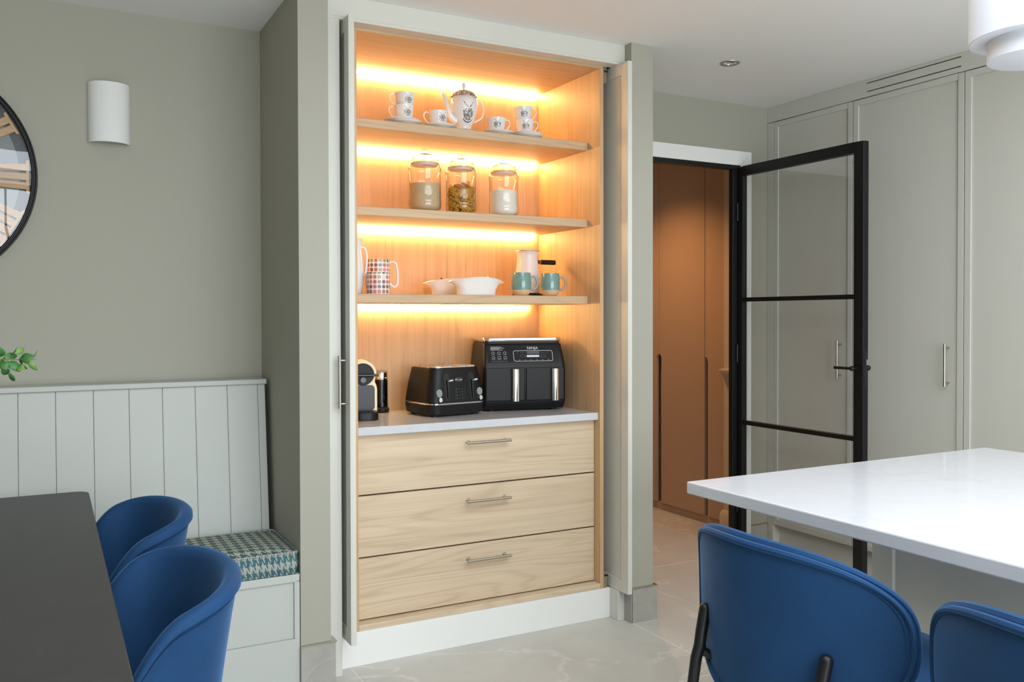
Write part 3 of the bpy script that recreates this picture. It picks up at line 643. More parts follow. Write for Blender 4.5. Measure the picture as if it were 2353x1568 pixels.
for h, s in enumerate(ROM):
    ang = PI/2-h*PI/6; m = MB(); rr0, rr1 = .270, .393; wd = {'I': .034, 'V': .072, 'X': .072}; tot = sum(wd[q] for q in s); x = -tot/2
    def add(pl, dy=0):       # pl: (tangential, radial) polygon
        er, et = Vector((math.cos(ang), 0, math.sin(ang))), Vector((math.sin(ang), 0, -math.cos(ang)))
        lo = [et*p[0]*(p[1]/.36)**.5+er*p[1]+Vector((0, -.008, 0)) for p in pl]; hi = [q+Vector((0, -.010-dy, 0)) for q in lo]
        m.loft([lo, hi])
    add([(-tot/2-.006, rr1-.010), (tot/2+.006, rr1-.010), (tot/2+.009, rr1), (-tot/2-.009, rr1)], .0012); add([(-tot/2-.006, rr0), (tot/2+.006, rr0), (tot/2+.004, rr0+.010), (-tot/2-.004, rr0+.010)], .0012)
    for q in s:
        wq = wd[q]; c0 = x+wq/2
        if q == 'I': add([(c0-.0128, rr0+.002), (c0+.0128, rr0+.002), (c0+.0128, rr1-.002), (c0-.0128, rr1-.002)])
        if q in 'VX':
            add([(c0-.034, rr1-.002), (c0-.010, rr1-.002), (c0+(.008 if q == 'V' else .034), rr0+.002), (c0-(.010 if q == 'V' else -.010), rr0+.002)], .0004)
            add([(c0+.016, rr1-.002), (c0+.032, rr1-.002), (c0+(.006 if q == 'V' else -.016), rr0+.002), (c0-(.006 if q == 'V' else .032), rr0+.002)], .0008)
        x += wq
    m.build('numeral', 'oak_y', ck, 0)
def hand(ang, L, wdt):
    er, et = Vector((math.cos(ang), 0, math.sin(ang))), Vector((math.sin(ang), 0, -math.cos(ang)))
    pl = [(-wdt, -.06), (wdt, -.06), (wdt*1.3, L*.6), (0, L), (-wdt*1.3, L*.6)]
    MB().loft([[et*a+er*b+Vector((0, -yy, 0)) for a, b in pl] for yy in (.019, .022)]).build('hand', 'black_metal', ck, 0)
hand(math.radians(100), .27, .006); hand(math.radians(215), .18, .009)

# ------------------------------------------------------------------ vase of greenery on the dining table
vx, vy = -.33, 2.40
vs = tag(MB().lathe([(1e-7, 0), (.05, 0), (.068, .02), (.08, .09), (.07, .16), (.045, .205), (.042, .225), (.050, .235), (.044, .235), (.038, .222), (.038, .20), (.05, .16), (.06, .09), (1e-7, .03)], 32).build('vase', 'ceramic'), 'grey ceramic vase holding green sprigs on the dark table', 'vase'); vs.location = (vx, vy, .7505)
sp = thing('leafy_sprig', 'green leafy sprig arching from the vase over the dark table', 'plant', (vx, vy, .7505))
def leaf(base, tip, wdt, mat, twist=0.0):
    b_, t_ = Vector(base), Vector(tip); d = t_-b_; L = d.length; d.normalize()
    side = d.cross(Vector((.25*math.sin(twist), -1, .3*math.cos(twist)))).normalized()
    side = Matrix.Rotation(twist, 3, d) @ side; nr = side.cross(d)
    vv, ff = [], []; nn = 8
    for i in range(nn+1):
        q = i/nn; ww = wdt*math.sin(PI*q**.8)**.9 if 0 < q < 1 else .0004
        c = b_+d*L*q+nr*(.10*L*math.sin(PI*q))
        vv += [c-side*ww+nr*.12*ww*2, c+Vector((0, 0, 0)), c+side*ww+nr*.12*ww*2]
    for i in range(nn):
        for k in (0, 1): ff.append((3*i+k, 3*i+k+1, 3*i+k+4, 3*i+k+3))
    o = MB().add(vv, ff).build('leaf', mat, sp, 60); md = o.modifiers.new('thickness', 'SOLIDIFY'); md.thickness = .0006
    return o
org = Vector((vx, vy, .7505))
def Q(u, v, y=2.4): return P(u, v, Y=y)-org
main = [Vector((0, 0, .12)), Vector((.02, 0, .30)), Vector((.10, 0, .44)), Vector((.18, .0, .50)), Q(-40, 828), Q(8, 826), Q(45, 827), Q(66, 828), Q(84, 826)]
MB().tube(main, [.0022, .0022, .002, .002, .0018, .0016, .0013, .001, .0006], 6).build('stem', 'stem', sp)
MB().tube([Q(14, 828), Q(40, 840), Q(58, 851)], [.0013, .001, .0006], 6).build('stem', 'stem', sp)
LV = [((2, 820), (1, 797), 7, 'leaf', .2), ((24, 816), (38, 798), 3, 'leaf', 1.2), ((35, 813), (55, 801), 6.5, 'leaf_y', .3), ((8, 822), (40, 818), 7, 'leaf', .1), ((46, 828), (82, 819), 9, 'leaf', -.2),
      ((63, 827), (86, 806), 2.5, 'leaf', 1.2), ((64, 830), (86, 852), 5, 'leaf_y', .3), ((50, 830), (70, 832), 4, 'leaf_y', .4), ((4, 832), (16, 852), 9, 'leaf', .1), ((17, 832), (46, 855), 9, 'leaf', -.3),
      ((3, 848), (22, 858), 7, 'leaf', .5), ((20, 856), (34, 876), 4, 'leaf', .5), ((40, 844), (58, 850), 8, 'leaf_y', 0), ((52, 838), (63, 848), 4, 'leaf', 1.0), ((48, 820), (52, 838), 3, 'leaf', .9), ((-2, 826), (6, 834), 7, 'leaf_y', .1),
      ((-30, 828), (-52, 800), 8, 'leaf', .3), ((-34, 829), (-20, 862), 8, 'leaf', .6), ((-60, 835), (-85, 812), 8, 'leaf', .2), ((-58, 838), (-70, 868), 8, 'leaf_y', .2), ((-12, 826), (-20, 800), 7, 'leaf', .4)]
ppm = F_PX/(P(40, 830, Y=2.4)-CAMLOC).dot(_F)
for k, (a, b, wd_, mt, tw) in enumerate(LV): leaf(Q(a[0], a[1], 2.4-.004*(k % 3)), Q(b[0], b[1], 2.385+.012*(k % 4)), wd_*1.25/ppm, mt, tw)

# ------------------------------------------------------------------ china on the top shelf
def patch(prof, a0, a1, n=20, off=.0004):
    """curved decal following a lathe profile; carries UVs for the print"""
    me = bpy.data.meshes.new('print'); vv, ff, uv = [], [], []
    m = len(prof); ln = [0]
    for i in range(1, m): ln.append(ln[-1]+math.hypot(prof[i][0]-prof[i-1][0], prof[i][1]-prof[i-1][1]))
    for i, (r, z) in enumerate(prof):
        for j in range(n+1):
            a = a0+(a1-a0)*j/n; vv.append(((r+off)*math.cos(a), (r+off)*math.sin(a), z)); uv.append((j/n, ln[i]/ln[-1]))
    for i in range(m-1):
        for j in range(n): q = i*(n+1)+j; ff.append((q, q+1, q+n+2, q+n+1))
    me.from_pydata(vv, [], ff); l = me.uv_layers.new(name='UVMap')
    for lp in me.loops: l.data[lp.index].uv = uv[lp.vertex_index]
    me.shade_smooth(); return me
def put(me, name, mat, parent):
    me.materials.append(MT[mat]); o = bpy.data.objects.new(name, me); COL.objects.link(o); o.parent = parent; return o
CUP = [(.021, 0), (.023, .003), (.0255, .009), (.033, .020), (.0375, .035), (.0385, .050), (.0405, .066), (.0415, .070)]
def cup(label, loc, rz):
    """handle towards local +X, crest towards local -Y"""
    t = thing('teacup', label, 'cup', loc, rz, 'crested white tea service')
    inner = [(r-.0022, z) for r, z in CUP[::-1]][:-2]+[(1e-7, .006)]
    MB().lathe([(1e-7, 0)]+CUP+inner, 36).build('bowl', 'porcelain', t, 60)
    h = [(.0375, 0, .058), (.046, 0, .066), (.056, 0, .064), (.0615, 0, .052), (.058, 0, .038), (.047, 0, .024), (.034, 0, .014)]
    MB().tube(sm(h), .0025, 8).build('handle', 'porcelain', t, 60)
    return t
def crest(t, ang):
    put(patch(CUP[3:7], ang-.62, ang+.62), 'crest_print', 'crest', t)
    put(patch(CUP[1:3], ang-1.2, ang+1.2), 'foot_print', 'scroll_b', t)
def saucer(label, loc):
    return tag_loc(MB().lathe([(1e-7, 0), (.040, 0), (.043, .003), (.062, .008), (.0715, .013), (.0722, .0145), (.070, .0145), (.058, .0105), (.040, .006), (.026, .0045), (1e-7, .0045)], 44).build('saucer', 'porcelain', None, 60), label, 'saucer', loc, 'crested white saucers')
def tag_loc(o, label, cat, loc, group=None): o.location = loc; return tag(o, label, cat, group)
YC = 3.448; Z1 = SH[0]+.0004
def facing(x, y): return math.atan2(-y, -x)          # bearing from a thing to the camera
xA = P(925, 268, Y=YC).x
saucer('lower of two stacked saucers under the left cup stack beside teapot spout', (xA+.012, YC, Z1)); saucer('upper of two stacked saucers under the two cups near the spout', (xA-.004, YC, Z1+.0068))
hA = math.radians(165)
for k, (nm, dx) in enumerate((('bottom cup of the stacked pair on the teapot spout side', .0), ('top cup of the stacked pair on the teapot spout side', .004))):
    t = cup(nm, (xA+.006+dx, YC, Z1+.0115+.052*k), hA); crest(t, facing(xA, YC)-hA+.42)
xB = P(1007, 281, Y=YC).x
saucer('single saucer under the cup next to the teapot spout', (xB+.004, YC, Z1)); t = cup('single crested cup next to the teapot spout', (xB, YC, Z1+.0047), hA); crest(t, facing(xB, YC)-hA+.5)
xC = P(1141, 290, Y=YC).x; hC = math.radians(-12)
saucer('single saucer under the cup next to the teapot handle', (xC+.008, YC, Z1)); t = cup('single crested cup next to the teapot handle', (xC, YC, Z1+.0047), hC); crest(t, facing(xC, YC)-hC+.10)
xD = P(1206, 300, Y=YC).x
saucer('lower of two stacked saucers near the oak side panel', (xD+.012, YC, Z1)); saucer('upper of two stacked saucers near the oak side panel', (xD+.004, YC, Z1+.0068))
for k, (nm, dx) in enumerate((('bottom cup of the stacked pair near the oak side panel', 0), ('top cup of the stacked pair, tilted, near the side panel', -.004))):
    t = cup(nm, (xD+dx, YC, Z1+.0115+.052*k), hC); crest(t, facing(xD, YC)-hC+.12)
    if k: t.rotation_euler = (math.radians(0), math.radians(-5), hC); t.location.z += .003
# teapot
yT = 3.500; xT = P(1066, 260, Y=yT).x
tp_ = thing('teapot', 'tall white crested teapot with curved spout on the top shelf', 'teapot', (xT, yT, Z1), 0)
POT = [(.034, 0), (.0345, .010), (.031, .020), (.034, .034), (.046, .060), (.056, .090), (.0615, .118), (.060, .140), (.052, .156), (.046, .160)]
MB().lathe([(1e-7, 0)]+POT+[(1e-7, .160)], 44).build('pot_body', 'porcelain', tp_, 60)
ld = MB().lathe([(.0565, .1585), (.058, .160), (.052, .168), (.040, .178), (.022, .186), (.008, .189), (1e-7, .189)], 40).build('lid', 'scroll', tp_, 60)
MB().lathe([(1e-7, .187), (.005, .188), (.0045, .193), (.008, .200), (.0085, .208), (.006, .217), (1e-7, .221)], 20).build('lid_knob', 'porcelain', ld, 60)
MB().tube(sm([(-.040, -.004, .052), (-.062, -.005, .066), (-.075, -.006, .088), (-.083, -.006, .118), (-.092, -.006, .146), (-.102, -.006, .160), (-.108, -.006, .163)], 2), [.017, .0163, .0155, .014, .0125, .011, .0095, .0086, .0078, .0071, .0065, .0061, .0058], 14).build('spout', 'porcelain', tp_, 60)
MB().tube(sm([(.055, 0, .138), (.068, 0, .150), (.084, 0, .146), (.095, 0, .126), (.095, 0, .100), (.084, 0, .078), (.066, 0, .066), (.050, 0, .056)]), .0041, 10).build('handle', 'porcelain', tp_, 60)
fa = facing(xT, yT)
tp_.scale = (1.0, 1.0, 1.03)
put(patch(POT[3:8], fa-.28, fa+1.02, 24), 'crest_print', 'crest', tp_); put(patch(POT[0:3], fa-1.2, fa+1.2, 24), 'foot_print', 'scroll_b', tp_)

# ------------------------------------------------------------------ storage jars on the second shelf
Z2 = SH[1]+.0004; YJ = 3.478
JO = [(.050, 0), (.058, .004), (.0655, .016), (.0672, .030), (.0672, .046), (.0660, .050), (.0660, .162), (.0680, .170), (.0685, .180), (.0640, .192), (.0535, .199), (.0515, .204)]
def jar(label, u, sc):
    x = P(u, 480, Y=YJ).x; t = thing('storage_jar', label, 'jar', (x, YJ, Z2), 0, 'lidded glass storage jars')
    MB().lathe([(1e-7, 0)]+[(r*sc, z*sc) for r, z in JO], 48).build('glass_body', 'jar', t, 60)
    ring = [(.0545, .199), (.0585, .200), (.0590, .203), (.0560, .205), (.0560, .208), (.0580, .210), (.0580, .213), (.0555, .215), (.0555, .217), (.0570, .219), (.0560, .222), (.046, .229), (.032, .236), (.020, .240), (.016, .2405), (1e-7, .2405)]
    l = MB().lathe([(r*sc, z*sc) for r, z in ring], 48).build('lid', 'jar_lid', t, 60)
    MB().lathe([(.0510*sc, .190*sc), (.0525*sc, .193*sc), (.0530*sc, .1985*sc), (.0500*sc, .1985*sc)], 40).build('lid_seal', 'pinkwhite', l, 60)
    kn = [(.018*math.cos(a), 0, .2405+.017*math.sin(a)) for a in [PI*i/12 for i in range(13)]]
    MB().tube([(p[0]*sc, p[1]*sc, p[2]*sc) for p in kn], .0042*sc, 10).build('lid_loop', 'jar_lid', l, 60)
    return t
def fill(name, mat, u, sc, hgt, label, cat, lump):
    x = P(u, 480, Y=YJ).x; pr = [(r*sc-.003, z*sc+.003) for r, z in JO[:7] if z*sc < hgt-.01]; n = 40
    pr = [(1e-7, pr[0][1])]+pr+[(.063*sc, hgt)]
    rings = [[(r*math.cos(2*PI*j/n), r*math.sin(2*PI*j/n), z) for j in range(n)] for r, z in pr]
    for rr_ in (.85, .6, .35, .1): rings.append([(.063*sc*rr_*math.cos(2*PI*j/n), .063*sc*rr_*math.sin(2*PI*j/n), hgt+lump*(1-rr_)+.002*math.sin(j*1.3+rr_*9)) for j in range(n)])
    o = MB().loft(rings).build(name, mat, None, 60); o.location = (x, YJ, Z2)
    return stuff(tag(o, label, cat))
jA = jar('glass jar with loop lid, two thirds full of pale rice', 976.6, 1.03); fill('rice', 'rice', 976.6, 1.03, .118, 'pale rice grains heaped inside the glass jar', 'rice', .003)
jB = jar('glass jar with knob lid, filled with yellow pasta spirals', 1059.7, 1.0); jB.rotation_euler.z = PI/2
jC = jar('glass jar with loop lid, half full of white flour', 1157.5, .985); fill('flour', 'flour', 1157.5, .985, .112, 'white flour settled inside the glass jar', 'flour', .006)
def pasta(u):
    x = P(u, 480, Y=YJ).x; m = MB(); rnd = random.Random(3)
    for k in range(520):
        a = rnd.random()*2*PI; rr = .056*rnd.random()**.35; z = .010+.130*rnd.random()
        top = .118+.02*math.cos(a-.9)
        if z > top: z *= .7
        rmax = .048 if z < .02 else .052
        c = Vector((min(rr, rmax)*math.cos(a), min(rr, rmax)*math.sin(a), z)); d = Vector((rnd.gauss(0, 1), rnd.gauss(0, 1), rnd.gauss(0, .8))).normalized()
        s_ = d.orthogonal().normalized(); t_ = d.cross(s_); vv, ff = [], []; L = .030
        for i in range(13):
            q = i/12-.5; an = q*4.2*PI; wv_ = (s_*math.cos(an)+t_*math.sin(an))*.0050
            p = c+d*q*L
            for e in (p-wv_, p, p+wv_):
                rl = math.hypot(e.x, e.y)
                if rl > .0605: e = Vector((e.x*.0605/rl, e.y*.0605/rl, e.z))
                vv.append((e.x, e.y, max(.006, e.z)))
        for i in range(12):
            for b in (0, 1): ff.append((3*i+b, 3*i+b+1, 3*i+b+4, 3*i+b+3))
        m.add(vv, ff)
    o = m.build('pasta', 'pasta', None, 0); md = o.modifiers.new('thickness', 'SOLIDIFY'); md.thickness = .0014; o.location = (x, YJ, Z2)
    stuff(tag(o, 'yellow dry pasta spirals piled inside the glass jar', 'pasta'))
pasta(1059.7)

# ------------------------------------------------------------------ third shelf
Z3 = SH[2]+.0004
def mug_body(r, h, n=40, uvm=None):
    me = bpy.data.meshes.new('mug_body'); prof = [(1e-7, 0), (r*.97, 0), (r, .003), (r, h), (r-.003, h), (r-.003, .006), (1e-7, .006)]
    vv, ff, uv = [], [], []; m = len(prof)
    for i, (q, z) in enumerate(prof):
        for j in range(n+1): a = 2*PI*j/n; vv.append((q*math.cos(a), q*math.sin(a), z)); uv.append((j/n, z/h if i in (2, 3) else 0))
    for i in range(m-1):
        for j in range(n): q = i*(n+1)+j; ff.append((q, q+1, q+n+2, q+n+1))
    me.from_pydata(vv, [], ff); l = me.uv_layers.new(name='UVMap')
    for lp in me.loops: l.data[lp.index].uv = uv[lp.vertex_index]
    me.shade_smooth(); me.set_sharp_from_angle(angle=math.radians(50)); return me
yq = 3.60; xq = P(869, 640, Y=yq).x
t = thing('button_print_jug', 'tall china mug with colourful button print and long white handle', 'mug', (xq, yq, Z3), math.radians(-20), 'button print china')
put(mug_body(.049, .152), 'mug_body', 'buttons_b', t)
MB().tube(sm([(.047, 0, .138), (.060, 0, .143), (.074, 0, .136), (.081, 0, .110), (.083, 0, .075), (.080, 0, .045), (.070, 0, .035), (.058, 0, .040), (.048, 0, .052)]), .0052, 10).build('handle', 'porcelain', t, 60)
yq2 = 3.455; xq2 = P(869, 640, Y=yq2).x
t = thing('button_print_mug', 'short china mug with colourful button print standing in front of the taller one', 'mug', (xq2, yq2, Z3), math.radians(110), 'button print china')
put(mug_body(.0475, .089), 'mug_body', 'buttons', t)
MB().tube(sm([(.046, 0, .076), (.062, 0, .080), (.074, 0, .066), (.074, 0, .035), (.062, 0, .018), (.046, 0, .020)]), .0048, 10).build('handle', 'porcelain', t, 60)
# pitcher mostly hidden by the pocket door
ypj = 3.52; xpj = P(806, 640, Y=ypj).x
t = thing('white_pitcher', 'tall off-white pitcher behind the pocket door edge', 'pitcher', (xpj+.012, ypj, Z3))
MB().lathe([(1e-7, 0), (.030, 0), (.034, .006), (.041, .05), (.0425, .10), (.037, .15), (.032, .185), (.036, .222), (.039, .230), (.036, .230), (.029, .185), (.034, .15), (.039, .10), (1e-7, .012)], 36).build('pitcher_body', 'porcelain', t, 60)
MB().tube(sm([(.033, 0, .195), (.048, 0, .193), (.057, 0, .165), (.056, 0, .12), (.050, 0, .085), (.041, 0, .068)]), .0048, 10).build('handle', 'porcelain', t, 60)
def dish(label, u0, u1, y, rz):
    xm = P((u0+u1)/2, 650, Y=y).x; L = (P(u1, 650, Y=y)-P(u0, 650, Y=y)).length/2
    t = thing('flared_dish', label, 'dish', (xm, y, Z3), rz, 'flared white dishes'); n = 56
    def ring(s, z, dz):
        out = []
        for i in range(n):
            a = 2*PI*i/n; c, s_ = math.cos(a), math.sin(a); e = .55+.45*s
            px = L*(.64+.36*s**2.2)*math.copysign(abs(c)**(1.0 if s > .6 else .75), c); py = .062*(.70+.30*s)*math.copysign(abs(s_)**(1.15 if s > .6 else .75), s_)
            out.append((px, py, z-dz*abs(c)**2.2))
        return out
    H = .078
    rings = [ring(0, 0, 0), ring(.05, .004, 0), ring(.25, .025, 0), ring(.5, .045, .004), ring(.75, .062, .012), ring(.93, .074, .020), ring(1, H, .022)]
    rings += [[(x*.975, y_*.96, z+.0005) for x, y_, z in rings[-1]], [(x*.96, y_*.94, z) for x, y_, z in rings[-2]], [(x*.95, y_*.93, z+.002) for x, y_, z in rings[3]], [(x*.9, y_*.9, .008) for x, y_, z in rings[0]]]
    MB().loft(rings).build('bowl', 'porcelain', t, 60); return t
dish('flared white boat dish in front of its twin', 1029, 1160, 3.475, math.radians(3))
dish('flared white boat dish standing behind its twin on the pantry shelf', 972, 1104, 3.655, math.radians(-3))
xs = P(1034, 640, Y=3.57).x
sv = thing('serving_spoon', 'dark striped spoon handle resting in the white dishes', 'spoon', (xs, 3.66, Z3+.050))
MB().tube([(.05, 0, -.030), (.018, 0, .012), (-.006, -.004, .030)], [.003, .004, .005], 8).build('spoon_handle', 'charcoal', sv); MB().ball((.055, 0, -.030), .014, 14, 8, .4).build('spoon_bowl', 'chrome', sv)
xs2 = P(1117, 634, Y=3.50).x
sv = thing('sauce_ladle', 'white ladle handle tip poking out of the front dish', 'ladle', (xs2, 3.49, Z3+.05))
MB().tube([(-.05, 0, -.03), (-.01, 0, .020), (.006, 0, .033)], [.004, .005, .004], 8).build('ladle_handle', 'porcelain', sv); MB().ball((-.055, 0, -.030), .014, 14, 8, .5).build('ladle_bowl', 'porcelain', sv)
# enamel milk pot on black stand
yv = 3.60; xv = P(1212, 640, Y=yv).x
t = thing('milk_pot', 'tall off-white enamel pot with black side handle on a black stand', 'pot', (xv, yv, Z3)); t.scale = (1, 1, 1.11)
MB().lathe([(1e-7, 0), (.074, 0), (.075, .004), (.070, .012), (.058, .014), (1e-7, .014)], 40).build('stand', 'black_plastic', t, 50)
MB().lathe([(1e-7, .0145), (.0575, .0145), (.059, .020), (.057, .08), (.049, .150), (.0475, .172), (.052, .184), (.0565, .190), (.0550, .1915), (.046, .180), (.045, .172), (.047, .15), (.055, .08), (1e-7, .03)], 44).build('pot_body', 'pinkwhite', t, 60)
MB().shell([(.0560, .1895), (.0578, .1902), (.0572, .1925), (.0550, .1920)], 44).build('rim', 'steel', t, 60)
hv = MB().cyl((.046, 0, .147), (.062, 0, .147), .0085, 16).build('ferrule', 'charcoal', t); MB().cyl((.060, 0, .147), (.074, 0, .147), .0075, 16).build('collar', 'copper', t)
MB().cyl((.072, 0, .147), (.150, 0, .147), .0105, 18).build('handle', 'black_plastic', t, 40, .002, 2)
def tmug(label, u, rz):
    y = 3.440; x = P(u, 650, Y=y).x; t = thing('teal_mug', label, 'mug', (x, y, Z3), rz, 'teal stoneware mugs')
    lo = [(1e-7, 0), (.026, 0), (.031, .003), (.0375, .012), (.0415, .024)]; hi = [(.0415, .024), (.0432, .034), (.0435, .050), (.0425, .070), (.0405, .090), (.0395, .096), (.037, .096), (.0375, .09), (.040, .05), (.036, .015), (1e-7, .010)]
    MB().lathe(lo+[(1e-7, .024)], 40).build('bare_base', 'clay', t, 60); MB().lathe([(1e-7, .0245)]+hi[:7]+[(.037, .05), (1e-7, .035)], 40).build('glazed_body', 'teal', t, 60)
    MB().tube(sm([(.040, 0, .078), (.054, 0, .080), (.066, 0, .068), (.070, 0, .050), (.064, 0, .034), (.052, 0, .026), (.040, 0, .026)]), .0048, 12).build('handle', 'grey_glaze', t, 60); t.scale = (1.03, 1.03, 1.06); return t
tmug('teal glazed mug directly in front of the milk pot', 1198, math.radians(-22)); tmug('teal glazed mug below the black pot handle', 1264, math.radians(-22))

# ------------------------------------------------------------------ appliances on the worktop
ZW = .9284
def toaster():
    t = thing('toaster', 'black four slot toaster with chrome trim on the white worktop', 'toaster', (1.592, 3.605, ZW), math.radians(9)); t.scale = (1.0, .98, 1.15)
    W, D = .300, .265
    for x in (-1, 1):
        for y in (-1, 1): MB().cyl((x*.105, y*.085, 0), (x*.105, y*.085, .009), .015, 14).build('foot', 'charcoal', t)
    MB().loft([rrect(W*a, D*b, .05, z, 8) for a, b, z in ((.90, .90, .007), (.96, .96, .012), (.99, .985, .045))]).build('base', 'black_plastic', t, 50)
    MB().loft([rrect(W*a, D*b, .052, z, 8) for a, b, z in ((.99, .985, .045), (1.005, 1.0, .047), (1.003, 1.0, .051), (.985, .98, .053))]).build('chrome_band', 'chrome', t, 50)
    bd = [(.985, .98, .053), (.975, .97, .07), (.93, .92, .115), (.86, .84, .168), (.845, .825, .180), (.83, .81, .184)]
    def fy(z):
        for (a0, b0, z0), (a1, b1, z1) in zip(bd, bd[1:]):
            if z0 <= z <= z1: return -(b0+(b1-b0)*(z-z0)/(z1-z0))*D/2
        return -D/2*.81
    MB().loft([rrect(W*a, D*b, .05, z, 8) for a, b, z in bd], cap1=False).build('body', 'black_plastic', t, 50)
    bm = bmesh.new(); xs_ = (-.088, -.036, .036, .088)
    for lp_ in [rrect(W*.83, D*.81, .045, .184, 8)]+[[(x-.012, -.085, .184), (x+.012, -.085, .184), (x+.012, .085, .184), (x-.012, .085, .184)] for x in xs_]:
        vv = [bm.verts.new(p) for p in lp_]
        for i in range(len(vv)): bm.edges.new((vv[i], vv[(i+1) % len(vv)]))
    bmesh.ops.triangle_fill(bm, edges=bm.edges[:], use_beauty=True, normal=(0, 0, 1))
    me = bpy.data.meshes.new('top_plate'); bm.to_mesh(me); bm.free(); tpp = put(me, 'top_plate', 'chrome', t)
    md = tpp.modifiers.new('thickness', 'SOLIDIFY'); md.thickness = .0025; md.offset = 1
    for x in xs_:
        MB().add([(x+a*.012, b*.085, z) for z in (.0845, .184) for a, b in ((-1, -1), (1, -1), (1, 1), (-1, 1))], [(0, 3, 2, 1), (0, 1, 5, 4), (1, 2, 6, 5), (2, 3, 7, 6), (3, 0, 4, 7)]).build('slot', 'steel', tpp, 0)
        MB().tube([(x-.014, -.087, .188), (x+.014, -.087, .188), (x+.014, .087, .188), (x-.014, .087, .188)], .0018, 6, True).build('slot_rim', 'chrome', tpp)
    def front(x, z, out=.0008): return (x, fy(z)-out, z)
    for s in (-1, 1):
        x = s*.064
        pl = [(-.010, .063), (.010, .063), (.0125, .10), (.0155, .143), (.014, .157), (.006, .163), (-.006, .163), (-.014, .157), (-.0155, .143), (-.0125, .10)]
        MB().loft([[front(x+a, z, .0012) for a, z in pl], [front(x+a, z, -.003) for a, z in pl]]).build('lever_slot', 'black_gloss', t, 0)
        MB().tube([front(x+.004, z, .004) for z in (.068, .10, .135)], .0035, 8).build('lever_track', 'charcoal', t)
        MB().tube([front(x+.005, .134, .004), front(x+.009, .135, .016), front(x+.022, .137, .018)], [.004, .0045, .0045], 10).build('lever', 'chrome', t, 50)
    def fdisc(name, mat, x, z, r, o0, o1, n=24):
        MB().loft([[front(x+r*math.cos(2*PI*k/n), z+r*math.sin(2*PI*k/n), o) for k in range(n)] for o in (-.002, o0, o1)] ).build(name, mat, t, 40)
    for s in (-1, 1):
        fdisc('dial_ring', 'steel', s*.105, .090, .0145, .0012, .0016); fdisc('dial', 'dial', s*.105, .090, .0125, .0018, .0022); fdisc('knob', 'chrome', s*.105, .066, .0085, .008, .010)
    for s in (-1, 1):
        for k in range(4):
            fdisc('button', 'black_gloss', s*.0235, .068+k*.0115, .0042, .0012, .0018, 16); fdisc('button_mark', 'grey_print', s*.0145, .068+k*.0115, .0009, .0009, .001, 8)
    for k in range(4): fdisc('button_mark', 'grey_dim', 0, .068+k*.0115, .0011, .0009, .001, 8)
    bw, bh, zc = .0165, .0060, .138
    ov = [(bw*math.copysign(abs(math.cos(a))**.6, math.cos(a)), zc+bh*math.sin(a)) for a in [2*PI*k/28 for k in range(28)]]
    bdg = MB().tube([front(x, z, .0012) for x, z in ov], .0007, 6, True).build('badge', 'chrome', t)
    tilt = math.atan2(fy(.15)-fy(.12), .03)
    text('badge_lettering', "De'Longhi", .0072, 'grey_print', t, Matrix.Translation((0, fy(zc)-.0010, zc)) @ Matrix.Rotation(PI/2-tilt, 4, 'X'))
    for k in range(7): B(-.1492, -.1478+.004, -.075+k*.008, -.072+k*.008, .020, .034).build('vent_slit', 'charcoal', t, 0)
toaster()

